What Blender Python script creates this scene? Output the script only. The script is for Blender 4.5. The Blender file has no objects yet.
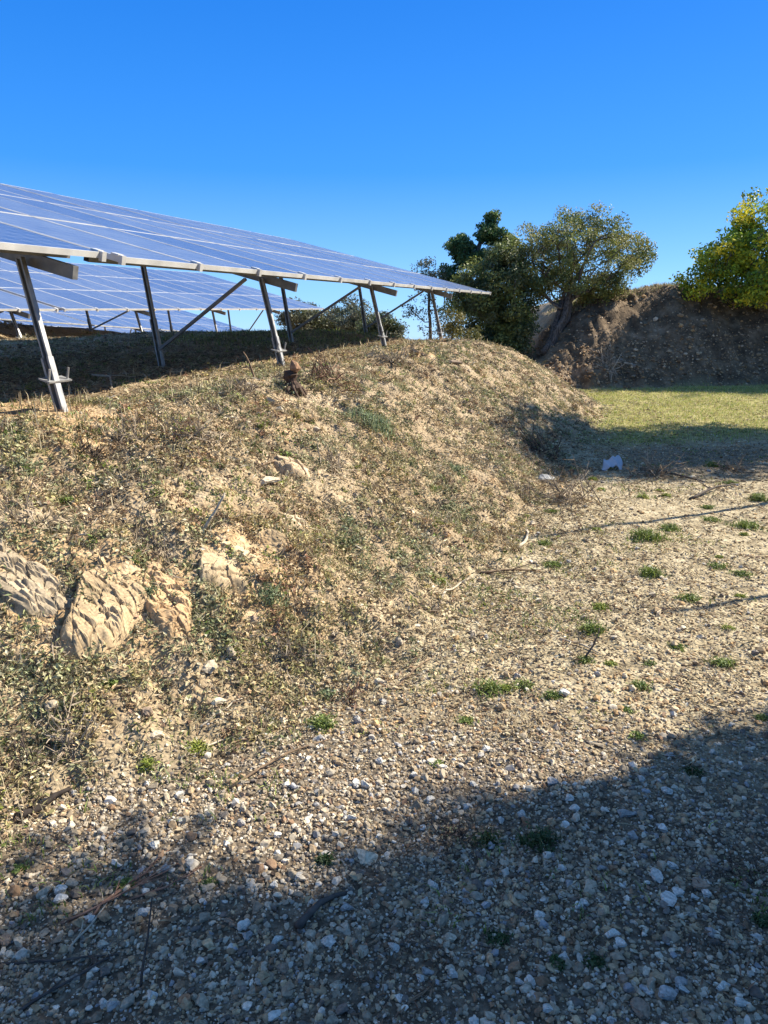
import bpy, math, random
import numpy as np
from mathutils import Vector, Matrix

# ------------------------------------------------------------------ camera, sky, sun, exposure
SC = bpy.context.scene
COL = SC.collection
SUN_AZ, SUN_EL = math.radians(66), math.radians(41)
cam_d = bpy.data.cameras.new('camera'); cam = bpy.data.objects.new('camera', cam_d); COL.objects.link(cam)
cam.location = (0, 0, 1.6); cam.rotation_euler = (math.radians(90 - 13.998), 0, 0)
cam_d.sensor_fit = 'VERTICAL'; cam_d.sensor_height = 24.0; cam_d.lens = 710 / 1024 * 24.0
cam_d.clip_start = 0.05; cam_d.clip_end = 3000
SC.camera = cam
w = bpy.data.worlds.new('World'); SC.world = w; w.use_nodes = True
wn = w.node_tree.nodes; wl = w.node_tree.links
sky = wn.new('ShaderNodeTexSky'); sky.sky_type = 'NISHITA'; sky.sun_disc = False
sky.sun_elevation = SUN_EL; sky.sun_rotation = SUN_AZ
sky.altitude = 2500; sky.air_density = 1.0; sky.dust_density = 0.0; sky.ozone_density = 3.0
bg = wn['Background']; bg.inputs['Strength'].default_value = 0.115
hsv = wn.new('ShaderNodeHueSaturation'); hsv.inputs['Saturation'].default_value = 1.2; hsv.inputs['Hue'].default_value = .504
wl.new(sky.outputs[0], hsv.inputs['Color'])
# deepen the sky's horizon band towards blue; unseen zenith brightened to lift the shade
wtc = wn.new('ShaderNodeTexCoord'); wsp = wn.new('ShaderNodeSeparateXYZ'); wl.new(wtc.outputs['Generated'], wsp.inputs[0])
wrm = wn.new('ShaderNodeValToRGB'); wl.new(wsp.outputs[2], wrm.inputs[0]); el_ = wrm.color_ramp.elements
for p_, c_ in ((0.0, (.75, 2.15, 4.4)), (.07, (.8, 2.1, 4.2)), (.20, (.08, 1.2, 3.9)), (.38, (.0, .82, 3.4)), (.6, (.55, 1.3, 3.1)), (1.0, (.95, 1.7, 3.0))):
    e_ = el_[0] if p_ == 0 else (el_[len(el_) - 1] if p_ == 1 else el_.new(p_)); e_.position = p_; e_.color = (c_[0] / 5, c_[1] / 5, c_[2] / 5, 1)
wsc = wn.new('ShaderNodeVectorMath'); wsc.operation = 'SCALE'; wsc.inputs['Scale'].default_value = 5.0; wl.new(wrm.outputs[0], wsc.inputs[0])
wmx = wn.new('ShaderNodeMix'); wmx.data_type = 'RGBA'; wmx.inputs[0].default_value = .8
wl.new(hsv.outputs[0], wmx.inputs[6]); wl.new(wsc.outputs[0], wmx.inputs[7]); wl.new(wmx.outputs[2], bg.inputs['Color'])
sl_ = bpy.data.lights.new('sun', 'SUN'); sl_.energy = 5.0; sl_.angle = math.radians(0.53); sl_.color = (1.0, 0.92, 0.78)
sun = bpy.data.objects.new('sun', sl_); COL.objects.link(sun)
SUNV = Vector((math.sin(SUN_AZ) * math.cos(SUN_EL), math.cos(SUN_AZ) * math.cos(SUN_EL), math.sin(SUN_EL)))
sun.rotation_euler = SUNV.to_track_quat('Z', 'Y').to_euler()
SC.view_settings.view_transform = 'Standard'; SC.view_settings.look = 'None'
SC.view_settings.exposure = 1.2; SC.view_settings.gamma = 1.0; SC.view_settings.use_curve_mapping = False
SC.cycles.max_bounces = 6; SC.cycles.transparent_max_bounces = 8

# ==TERRAIN==
def _hash(ix, iy, s):
    h = (ix.astype(np.int64) * 374761393 + iy.astype(np.int64) * 668265263 + s * 982451653) & 0xffffffff
    h = ((h ^ (h >> 13)) * 1274126177) & 0xffffffff
    h = h ^ (h >> 16)
    return (h & 0xffff) / 65535.0
def vnoise(x, y, s=0):
    x = np.asarray(x, float); y = np.asarray(y, float)
    ix = np.floor(x); iy = np.floor(y); fx = x - ix; fy = y - iy
    fx = fx * fx * fx * (fx * (fx * 6 - 15) + 10); fy = fy * fy * fy * (fy * (fy * 6 - 15) + 10)
    a = _hash(ix, iy, s); b = _hash(ix + 1, iy, s); c = _hash(ix, iy + 1, s); d = _hash(ix + 1, iy + 1, s)
    return (a + (b - a) * fx) * (1 - fy) + (c + (d - c) * fx) * fy
def fbm(x, y, sc, oct=4, s=0, g=0.5):
    t = 0; a = 1; n = 0; k = 1 / sc
    for i in range(oct):
        t = t + a * (vnoise(x * k + 17.3 * i, y * k - 9.1 * i, s + i) - 0.5); n += a; a *= g; k *= 2.03
    return t / n * 2
def sst(a, b, t):
    t = np.clip((np.asarray(t, float) - a) / (b - a), 0, 1); return t * t * (3 - 2 * t)
RH = (0.3390, 0.9408)
def ac(x, y): return x * RH[0] + y * RH[1], -x * RH[1] + y * RH[0]
def smooth_interp(v, xs, ys):
    return (np.interp(v, xs, ys) + np.interp(v - .6, xs, ys) + np.interp(v + .6, xs, ys)) / 3
def height_base(x, y):
    x = np.asarray(x, float); y = np.asarray(y, float)
    a, c = ac(x, y)
    field = 0.022 * np.clip(y - 6, 0, 60)
    field = np.minimum(field, 1.0)
    toe = smooth_interp(a, [-4, 0, 1.5, 2.9, 7, 11.6, 15, 18.8, 25], [2.6, 2.4, 1.9, 1.0, .85, .6, .8, 1.7, 2.5])
    top = smooth_interp(a, [-8, 2, 4, 7, 10, 13.3, 17, 19, 21, 26, 40], [.95, 1.0, 1.05, 1.2, 1.35, 1.5, 1.34, 1.08, .72, .1, -.8])
    behind = top + .16 * sst(4.2, 6, c) * sst(9, 13, a) * (1 - sst(9, 12, c)) * (1 - sst(15, 18, a))
    behind = behind + .10 * sst(6, 11, c) * (1 - sst(10, 15, a)) 
    behind = behind + .38 * sst(12.6, 14.6, c) * (1 - sst(16.5, 19, c)) * (1 - sst(19, 24, a))
    behind = behind - 1.6 * sst(16.5, 22, c)
    q = (c - toe) / np.maximum(3.45 - toe, .5)
    qc = np.clip(q, 0, 1)
    S = .5 * sst(-0.12, 1.05, q) + .5 * np.sin(qc * math.pi / 2) ** 1.15
    z = field * (1 - S) + behind * S
    # cut bank at the far right
    yf = 18.2 + .23 * (x - 4.9)
    t = y - yf
    bt = smooth_interp(x, [3.6, 4.4, 5.2, 6.2, 9, 12, 20, 40], [.5, 1.15, 2.4, 2.85, 3.05, 3.2, 3.4, 3.4])
    m = sst(3.6, 4.9, x)
    prof = .85 * np.clip(t / 2.5, 0, 1) ** .85 + .15 * sst(0, 6, t)
    prof = prof * (1 - .75 * sst(11, 30, t))
    z = z + (np.maximum(bt, z) - z) * prof * m
    r = np.hypot(x, y)
    z = z - 4.5 * sst(45, 220, r)
    return z
def zones(x, y):
    """slope, bank, grass, gravel weights"""
    a, c = ac(x, y)
    toe = smooth_interp(a, [-4, 0, 1.5, 2.9, 7, 11.6, 15, 18.8, 25], [2.6, 2.4, 1.9, 1.0, .85, .6, .8, 1.7, 2.5])
    wob = .35 * fbm(x, y, .9, 3, 5)
    slope = sst(-.25, .35, c - toe + wob)
    yf = 18.2 + .23 * (x - 4.9)
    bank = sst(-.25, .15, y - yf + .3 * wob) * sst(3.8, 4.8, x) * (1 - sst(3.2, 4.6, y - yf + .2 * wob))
    grass = sst(-.5, .6, y - (9.9 + .25 * (x - 3)) + wob) * (1 - slope) * (1 - bank)
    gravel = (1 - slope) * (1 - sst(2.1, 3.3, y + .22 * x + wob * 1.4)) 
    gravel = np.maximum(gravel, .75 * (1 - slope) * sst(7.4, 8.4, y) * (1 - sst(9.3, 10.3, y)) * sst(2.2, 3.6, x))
    return slope, bank, grass, gravel
def height(x, y):
    x = np.asarray(x, float); y = np.asarray(y, float)
    z = height_base(x, y)
    slope, bank, grass, gravel = zones(x, y)
    a, c = ac(x, y)
    face = slope * (1 - sst(3.3, 3.9, c))
    near = 1 - sst(30, 60, np.hypot(x, y))
    z = z + near * (slope * .05 * fbm(x, y, .9, 4, 21) + face * (.12 * fbm(x, y, .6, 5, 31, .55) + .06 * np.abs(fbm(x, y, .17, 3, 41))))
    # rocky ledges low on the left part of the slope
    rk = face * sst(5.6, 4.2, y) * 1.0
    lv = fbm(x * 1.2 + .8 * y, y * 1.9, .45, 3, 71)
    z = z + rk * .035 * (np.floor(lv * 4) / 4 + .6 * lv)
    z = z + bank * (.42 * fbm(x, y * .35, 1.2, 5, 51, .6) + .22 * np.abs(fbm(x, y * .6, .4, 4, 61, .6)))
    z = z + (1 - slope) * (1 - bank) * (.03 * fbm(x, y, 1.6, 3, 81) + .012 * fbm(x, y, .18, 3, 91)) * near
    return z
# ==END TERRAIN==

# ------------------------------------------------------------------ helpers
rng = np.random.default_rng(7); random.seed(7)
def mesh_np(name, V, F, mats, col=None, smooth=False, parent=None, mi=None, attrs=None, link=True):
    me = bpy.data.meshes.new(name)
    V = np.asarray(V, np.float32); F = np.asarray(F, np.int32)
    nf, k = F.shape
    me.vertices.add(len(V)); me.vertices.foreach_set('co', V.ravel())
    me.loops.add(nf * k); me.loops.foreach_set('vertex_index', F.ravel())
    me.polygons.add(nf); me.polygons.foreach_set('loop_start', np.arange(0, nf * k, k, dtype=np.int32))
    me.polygons.foreach_set('loop_total', np.full(nf, k, np.int32))
    if mi is not None: me.polygons.foreach_set('material_index', np.asarray(mi, np.int32))
    me.polygons.foreach_set('use_smooth', np.full(nf, smooth, bool))
    for m in (mats if isinstance(mats, (list, tuple)) else [mats]): me.materials.append(m)
    if col is not None:
        at = me.attributes.new('col', 'FLOAT_COLOR', 'POINT')
        c4 = np.ones((len(V), 4), np.float32); c4[:, :3] = col; at.data.foreach_set('color', c4.ravel())
    if attrs:
        for k_, v_ in attrs.items():
            at = me.attributes.new(k_, 'FLOAT', 'POINT'); at.data.foreach_set('value', np.asarray(v_, np.float32))
    me.update(); me.validate()
    if not link: return me
    o = bpy.data.objects.new(name, me); COL.objects.link(o)
    if parent: o.parent = parent
    return o
def tag(o, label=None, cat=None, group=None, kind=None):
    if label: o['label'] = label
    if cat: o['category'] = cat
    if group: o['group'] = group
    if kind: o['kind'] = kind
    return o
def empty(name, loc=(0, 0, 0)):
    o = bpy.data.objects.new(name, None); COL.objects.link(o); o.location = loc; o.empty_display_size = .1; return o
class MB:
    def __init__(s): s.v = []; s.f = []; s.c = []; s.n = 0
    def add(s, V, F, c=None):
        V = np.asarray(V, float); s.v.append(V); F = np.asarray(F, int)
        if F.shape[1] == 3: F = np.hstack([F, F[:, 2:3]])
        s.f.append(F + s.n); s.n += len(V)
        if c is not None: s.c.append(np.broadcast_to(np.asarray(c, float), (len(V), 3)))
    def build(s, name, mat, parent=None, smooth=False):
        V = np.vstack(s.v); F = np.vstack(s.f)
        c = np.vstack(s.c) if s.c else None
        me = bpy.data.meshes.new(name)
        me.from_pydata(V.tolist(), [], [list(dict.fromkeys(f)) for f in F.tolist()])
        me.polygons.foreach_set('use_smooth', np.full(len(me.polygons), smooth, bool))
        me.materials.append(mat)
        if c is not None:
            at = me.attributes.new('col', 'FLOAT_COLOR', 'POINT')
            c4 = np.ones((len(V), 4), np.float32); c4[:, :3] = c; at.data.foreach_set('color', c4.ravel())
        me.update()
        o = bpy.data.objects.new(name, me); COL.objects.link(o)
        if parent: o.parent = parent
        return o
def tube(P, R, n=6, jit=0.0):
    """tapered tube along points P (k,3) with radii R"""
    P = np.asarray(P, float); k = len(P)
    T = np.gradient(P, axis=0); T /= np.linalg.norm(T, axis=1)[:, None] + 1e-9
    ref = np.array([0.31, 0.17, .94]) if abs(T[0] @ np.array([0.31, .17, .94])) < .9 else np.array([1., 0, 0])
    A = np.cross(T, ref); A /= np.linalg.norm(A, axis=1)[:, None]; B = np.cross(T, A)
    th = np.arange(n) * 2 * math.pi / n
    rr = np.asarray(R, float)[:, None] * (1 + jit * (rng.random((k, n)) - .5))
    V = P[:, None, :] + rr[..., None] * (A[:, None, :] * np.cos(th)[None, :, None] + B[:, None, :] * np.sin(th)[None, :, None])
    V = V.reshape(-1, 3); F = []
    for i in range(k - 1):
        for j in range(n):
            F.append((i * n + j, i * n + (j + 1) % n, (i + 1) * n + (j + 1) % n, (i + 1) * n + j))
    c0 = len(V); V = np.vstack([V, P[0], P[-1]])
    for j in range(n):
        F.append((c0, (j + 1) % n, j, j)); F.append((c0 + 1, (k - 1) * n + j, (k - 1) * n + (j + 1) % n, (k - 1) * n + (j + 1) % n))
    return V, np.array(F)
def box(x0, x1, y0, y1, z0, z1):
    V = [(x, y, z) for x in (x0, x1) for y in (y0, y1) for z in (z0, z1)]
    return np.array(V, float), np.array([(0, 1, 3, 2), (4, 6, 7, 5), (0, 4, 5, 1), (2, 3, 7, 6), (0, 2, 6, 4), (1, 5, 7, 3)])
def prism(A, B, prof, side):
    """extrude closed 2D profile (list of (u,v)) from A to B; side = direction of +u"""
    A = np.asarray(A, float); B = np.asarray(B, float); T = (B - A) / np.linalg.norm(B - A)
    U = np.asarray(side, float); U = U - T * (U @ T); U /= np.linalg.norm(U); Wv = np.cross(T, U)
    n = len(prof)
    V = [A + U * u + Wv * v for u, v in prof] + [B + U * u + Wv * v for u, v in prof]
    F = [(i, (i + 1) % n, n + (i + 1) % n, n + i) for i in range(n)]
    return np.array(V), np.array(F)
def cprofile(w_, d, t=.004, lip=.018):
    """lipped channel, open towards +v"""
    h = w_ / 2
    out = [(-h, d), (-h, 0), (h, 0), (h, d), (h - lip, d), (h - lip, d - t), (h - t, d - t), (h - t, t), (-h + t, t), (-h + t, d - t), (-h + lip, d - t), (-h + lip, d)]
    return out
def rand_rot(n, tilt=None):
    q = rng.normal(size=(n, 4)); q /= np.linalg.norm(q, axis=1)[:, None]
    w_, x, y, z = q.T
    return np.stack([np.stack([1 - 2 * (y * y + z * z), 2 * (x * y - z * w_), 2 * (x * z + y * w_)], -1),
                     np.stack([2 * (x * y + z * w_), 1 - 2 * (x * x + z * z), 2 * (y * z - x * w_)], -1),
                     np.stack([2 * (x * z - y * w_), 2 * (y * z + x * w_), 1 - 2 * (x * x + y * y)], -1)], 1)
def ico(sub):
    import bmesh
    bm = bmesh.new(); bmesh.ops.create_icosphere(bm, subdivisions=sub, radius=1)
    V = np.array([v.co[:] for v in bm.verts]); F = np.array([[v.index for v in f.verts] for f in bm.faces]); bm.free()
    return V, F
ICO1, ICO2, ICO3, ICO4 = ico(1), ico(2), ico(3), ico(4)
def stone_variant(base, k=7):
    """a convex, facetted pebble: points clipped by random planes"""
    V, F = base; V = V.copy()
    for _ in range(k):
        n = rng.normal(size=3); n /= np.linalg.norm(n); d = rng.uniform(.38, .8)
        t = V @ n; m = t > d; V[m] -= np.outer(t[m] - d, n)
    V *= 1 + .07 * rng.normal(size=(len(V), 1))
    return V, F
def scatter(variants, pos, R, S, col, cjit=.0):
    """merged copies: pos (n,3) R (n,3,3) S (n,3) col (n,3)"""
    Vs, Fs, Cs = [], [], []; off = 0
    idx = rng.integers(0, len(variants), len(pos))
    for vi, (V0, F0) in enumerate(variants):
        m = np.where(idx == vi)[0]
        if not len(m): continue
        X = V0[None] * S[m][:, None, :]
        X = np.einsum('nij,nkj->nki', R[m], X) + pos[m][:, None, :]
        nv = len(V0)
        Vs.append(X.reshape(-1, 3)); Fs.append((F0[None] + (off + np.arange(len(m)) * nv)[:, None, None]).reshape(-1, F0.shape[1]))
        Cs.append(np.repeat(col[m], nv, axis=0)); off += nv * len(m)
    return np.vstack(Vs), np.vstack(Fs), np.vstack(Cs)

# ------------------------------------------------------------------ materials
def new_mat(name):
    m = bpy.data.materials.new(name); m.use_nodes = True
    return m, m.node_tree.nodes, m.node_tree.links, m.node_tree.nodes['Principled BSDF']
def nd(N, t, **kw):
    n = N.new(t)
    for k, v in kw.items():
        if hasattr(n, k): setattr(n, k, v)
        else: n.inputs[k.replace('_', ' ')].default_value = v
    return n
def attr_mat(name, rough=.85, noise=.25, scale=60, transl=0.0, spec=.3):
    m, N, L, P = new_mat(name)
    a = nd(N, 'ShaderNodeAttribute', attribute_name='col')
    tc = nd(N, 'ShaderNodeNewGeometry')
    no = nd(N, 'ShaderNodeTexNoise', Scale=scale, Detail=3.0)
    L.new(tc.outputs['Position'], no.inputs['Vector'])
    mr = nd(N, 'ShaderNodeMapRange'); mr.inputs['From Min'].default_value = .3; mr.inputs['From Max'].default_value = .7
    mr.inputs['To Min'].default_value = 1 - noise; mr.inputs['To Max'].default_value = 1 + noise
    L.new(no.outputs['Fac'], mr.inputs['Value'])
    mx = nd(N, 'ShaderNodeVectorMath', operation='SCALE'); L.new(a.outputs['Color'], mx.inputs[0]); L.new(mr.outputs[0], mx.inputs['Scale'])
    L.new(mx.outputs[0], P.inputs['Base Color'])
    P.inputs['Roughness'].default_value = rough; P.inputs['Specular IOR Level'].default_value = spec
    if transl:
        tr = nd(N, 'ShaderNodeBsdfTranslucent'); L.new(mx.outputs[0], tr.inputs['Color'])
        ms = nd(N, 'ShaderNodeMixShader', Fac=transl); L.new(P.outputs[0], ms.inputs[1]); L.new(tr.outputs[0], ms.inputs[2])
        L.new(ms.outputs[0], N['Material Output'].inputs['Surface'])
    return m
M_STONE = attr_mat('stone', .88, .28, 110, spec=.2)
M_LITTER = attr_mat('dry_leaf', .8, .2, 30, transl=.15)
M_LEAF = attr_mat('green_leaf', .55, .2, 12, transl=.25, spec=.4)
M_WOOD = attr_mat('dead_wood', .9, .35, 40, spec=.15)
def bark_mat():
    m, N, L, P = new_mat('bark')
    g = nd(N, 'ShaderNodeNewGeometry'); mp = nd(N, 'ShaderNodeMapping'); mp.inputs['Scale'].default_value = (14, 14, 4)
    no = nd(N, 'ShaderNodeTexNoise', Scale=2.0, Detail=6.0); L.new(g.outputs['Position'], mp.inputs['Vector']); L.new(mp.outputs[0], no.inputs['Vector'])
    cr = nd(N, 'ShaderNodeValToRGB'); cr.color_ramp.elements[0].position = .35; cr.color_ramp.elements[0].color = (.045, .033, .025, 1)
    cr.color_ramp.elements[1].position = .7; cr.color_ramp.elements[1].color = (.2, .165, .13, 1)
    L.new(no.outputs['Fac'], cr.inputs[0]); L.new(cr.outputs[0], P.inputs['Base Color']); P.inputs['Roughness'].default_value = .9
    b = nd(N, 'ShaderNodeBump', Strength=.6, Distance=.02); L.new(no.outputs['Fac'], b.inputs['Height']); L.new(b.outputs[0], P.inputs['Normal'])
    return m
M_BARK = bark_mat()
def metal_mat(name, c0, c1, metallic, rough, scale=9):
    m, N, L, P = new_mat(name)
    g = nd(N, 'ShaderNodeNewGeometry'); no = nd(N, 'ShaderNodeTexNoise', Scale=float(scale), Detail=5.0); L.new(g.outputs['Position'], no.inputs['Vector'])
    cr = nd(N, 'ShaderNodeValToRGB'); cr.color_ramp.elements[0].position = .35; cr.color_ramp.elements[0].color = (*c0, 1)
    cr.color_ramp.elements[1].position = .68; cr.color_ramp.elements[1].color = (*c1, 1)
    L.new(no.outputs['Fac'], cr.inputs[0]); L.new(cr.outputs[0], P.inputs['Base Color'])
    P.inputs['Metallic'].default_value = metallic
    mr = nd(N, 'ShaderNodeMapRange'); mr.inputs['To Min'].default_value = rough - .1; mr.inputs['To Max'].default_value = rough + .15
    L.new(no.outputs['Fac'], mr.inputs['Value']); L.new(mr.outputs[0], P.inputs['Roughness'])
    return m
M_GALV = metal_mat('galvanised_steel', (.27, .27, .27), (.42, .42, .41), .55, .5, 14)
M_GALV_SHADED = metal_mat('galvanised_steel_shaded', (.17, .17, .175), (.28, .28, .275), .5, .5, 11)  # darker copy of the galvanised steel; shade under the modules is in the colour
M_ALU = metal_mat('aluminium_frame', (.52, .51, .49), (.66, .65, .62), .25, .45, 5)
def glass_mat():
    m, N, L, P = new_mat('solar_cells')
    tc = nd(N, 'ShaderNodeTexCoord')
    # cell grid in the module's own coordinates (metres)
    sx = nd(N, 'ShaderNodeSeparateXYZ'); L.new(tc.outputs['Object'], sx.inputs[0])
    def line(sock, pitch, off, wdt):
        a1 = nd(N, 'ShaderNodeMath', operation='ADD'); a1.inputs[1].default_value = off; L.new(sock, a1.inputs[0])
        p_ = nd(N, 'ShaderNodeMath', operation='PINGPONG'); p_.inputs[1].default_value = pitch / 2; L.new(a1.outputs[0], p_.inputs[0])
        lt = nd(N, 'ShaderNodeMath', operation='LESS_THAN'); lt.inputs[1].default_value = wdt; L.new(p_.outputs[0], lt.inputs[0]); return lt
    lx = line(sx.outputs[0], .158, -.036, .0022); ly = line(sx.outputs[1], .153, -.02, .0022); bx = line(sx.outputs[0], .079, .0035, .0009)
    mx = nd(N, 'ShaderNodeMath', operation='MAXIMUM'); L.new(lx.outputs[0], mx.inputs[0]); L.new(ly.outputs[0], mx.inputs[1])
    mx2 = nd(N, 'ShaderNodeMath', operation='MAXIMUM'); L.new(mx.outputs[0], mx2.inputs[0]); L.new(bx.outputs[0], mx2.inputs[1])
    vo = nd(N, 'ShaderNodeTexVoronoi', Scale=70.0); L.new(tc.outputs['Object'], vo.inputs['Vector'])
    hs = nd(N, 'ShaderNodeMix', data_type='RGBA'); hs.inputs[6].default_value = (.008, .034, .11, 1); hs.inputs[7].default_value = (.02, .06, .18, 1)
    sp = nd(N, 'ShaderNodeSeparateColor'); L.new(vo.outputs['Color'], sp.inputs[0]); L.new(sp.outputs[0], hs.inputs[0])
    mc = nd(N, 'ShaderNodeMix', data_type='RGBA'); mc.inputs[7].default_value = (.35, .38, .45, 1)
    L.new(mx2.outputs[0], mc.inputs[0]); L.new(hs.outputs[2], mc.inputs[6])
    # thin dust film
    du = nd(N, 'ShaderNodeTexNoise', Scale=3.0, Detail=4.0); g = nd(N, 'ShaderNodeNewGeometry'); L.new(g.outputs['Position'], du.inputs['Vector'])
    md = nd(N, 'ShaderNodeMix', data_type='RGBA'); md.inputs[7].default_value = (.27, .31, .36, 1)
    mr = nd(N, 'ShaderNodeMapRange'); mr.inputs['To Min'].default_value = .06; mr.inputs['To Max'].default_value = .34; L.new(du.outputs['Fac'], mr.inputs['Value'])
    oi = nd(N, 'ShaderNodeObjectInfo'); rr = nd(N, 'ShaderNodeMapRange'); rr.inputs['To Min'].default_value = .6; rr.inputs['To Max'].default_value = 1.6; L.new(oi.outputs['Random'], rr.inputs['Value'])
    mm = nd(N, 'ShaderNodeMath', operation='MULTIPLY'); L.new(mr.outputs[0], mm.inputs[0]); L.new(rr.outputs[0], mm.inputs[1])
    L.new(mm.outputs[0], md.inputs[0]); L.new(mc.outputs[2], md.inputs[6])
    L.new(md.outputs[2], P.inputs['Base Color']); P.inputs['Roughness'].default_value = .3; P.inputs['IOR'].default_value = 1.45
    return m
M_CELL = glass_mat()
M_BACK, _, _, P_ = new_mat('panel_backsheet'); P_.inputs['Base Color'].default_value = (.5, .5, .5, 1); P_.inputs['Roughness'].default_value = .6

def ground_mat():
    m, N, L, P = new_mat('soil')
    g = nd(N, 'ShaderNodeNewGeometry'); pos = g.outputs['Position']
    def noise(sc, det=5.0, rough=.55):
        n = nd(N, 'ShaderNodeTexNoise', Scale=float(sc), Detail=det, Roughness=rough); L.new(pos, n.inputs['Vector']); return n.outputs['Fac']
    def ramp(f, stops):
        c = nd(N, 'ShaderNodeValToRGB'); e = c.color_ramp.elements
        while len(e) < len(stops): e.new(.5)
        for i, (p_, col) in enumerate(stops): e[i].position = p_; e[i].color = (*col, 1)
        L.new(f, c.inputs[0]); return c.outputs[0]
    def mix(f, a, b):
        n = nd(N, 'ShaderNodeMix', data_type='RGBA')
        if isinstance(f, float): n.inputs[0].default_value = f
        else: L.new(f, n.inputs[0])
        L.new(a, n.inputs[6]); L.new(b, n.inputs[7]); return n.outputs[2]
    def at(n): 
        a = nd(N, 'ShaderNodeAttribute', attribute_name=n); return a.outputs['Fac']
    track = ramp(noise(9, 8), [(.32, (.18, .14, .085)), (.5, (.36, .295, .185)), (.68, (.5, .42, .28))])
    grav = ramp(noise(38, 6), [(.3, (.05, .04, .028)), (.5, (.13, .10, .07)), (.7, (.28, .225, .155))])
    soil = ramp(noise(3.2, 8, .62), [(.33, (.20, .15, .09)), (.5, (.38, .295, .185)), (.66, (.53, .43, .29))])
    soil2 = ramp(noise(26, 6), [(.35, (.13, .095, .055)), (.6, (.4, .29, .175))])
    slope = mix(.45, soil, soil2)
    ochre = ramp(noise(12, 7), [(.33, (.25, .165, .085)), (.5, (.42, .29, .16)), (.66, (.55, .41, .25))]); slope = mix(at('ochre'), slope, ochre)
    grass = ramp(noise(7, 7), [(.35, (.16, .13, .05)), (.5, (.27, .24, .085)), (.65, (.38, .33, .15))])
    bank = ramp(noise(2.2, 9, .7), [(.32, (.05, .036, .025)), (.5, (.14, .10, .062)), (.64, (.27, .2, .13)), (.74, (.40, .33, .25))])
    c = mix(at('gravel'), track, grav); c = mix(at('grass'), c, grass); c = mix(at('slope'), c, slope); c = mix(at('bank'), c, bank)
    L.new(c, P.inputs['Base Color']); P.inputs['Roughness'].default_value = .95; P.inputs['Specular IOR Level'].default_value = .15
    vo = nd(N, 'ShaderNodeTexVoronoi', Scale=45.0); L.new(pos, vo.inputs['Vector'])
    ad = nd(N, 'ShaderNodeMath', operation='MULTIPLY_ADD'); ad.inputs[1].default_value = -.5; L.new(vo.outputs['Distance'], ad.inputs[0]); L.new(noise(22, 8), ad.inputs[2])
    b = nd(N, 'ShaderNodeBump', Strength=.8, Distance=.03); L.new(ad.outputs[0], b.inputs['Height']); L.new(b.outputs[0], P.inputs['Normal'])
    return m
M_GROUND = ground_mat()

# ------------------------------------------------------------------ ground sheet
def axis(segs, far):
    """segs: list of (start, end, step0, step1)"""
    out = []
    for a, b, s0, s1 in segs:
        x = a
        while x < b - 1e-6:
            out.append(x); x += s0 + (s1 - s0) * (x - a) / (b - a)
    out.append(segs[-1][1])
    st = segs[-1][3]; x = out[-1]
    while x < far: st *= 1.22; x += st; out.append(x)
    st = segs[0][2]; x = out[0]; pre = []
    while x > -far: st *= 1.22; x -= st; pre.append(x)
    return np.array(pre[::-1] + out)
GX = axis([(-12, -3.2, .09, .026), (-3.2, 2.6, .021, .021), (2.6, 13, .026, .09)], 900)
GY = axis([(-3, 1.1, .25, .05), (1.1, 4.2, .018, .02), (4.2, 12, .021, .045), (12, 26, .045, .1), (26, 46, .15, .5)], 900)
xx, yy = np.meshgrid(GX, GY)
zz = height(xx, yy)
nx, ny = len(GX), len(GY)
ii = (np.arange(ny - 1)[:, None] * nx + np.arange(nx - 1)[None]).ravel()
F = np.stack([ii, ii + 1, ii + nx + 1, ii + nx], 1)
s_, b_, g_, v_ = zones(xx.ravel(), yy.ravel())
OCH = [(-2.5, 5.0, .9), (-3.4, 5.2, .9), (-1.2, 3.0, .45), (-.75, 3.5, .4), (-1.7, 4.2, .3), (-.9, 5.6, .3), (.1, 10.6, .8), (-.9, 9.4, .7), (-1.3, 2.6, .35)]
o_ = np.zeros(xx.size); wb_ = .35 * fbm(xx.ravel(), yy.ravel(), .5, 3, 231)
for a_, b2_, r_ in OCH: o_ = np.maximum(o_, 1 - sst(r_ * .5, r_ * 1.2, np.hypot(xx.ravel() - a_, yy.ravel() - b2_) + wb_))
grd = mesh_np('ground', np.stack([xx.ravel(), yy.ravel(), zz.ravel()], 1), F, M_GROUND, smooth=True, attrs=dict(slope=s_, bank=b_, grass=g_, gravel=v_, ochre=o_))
tag(grd, 'stony earth track, cut slope and terrace', kind='structure')
print('ground', nx, ny)

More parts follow.
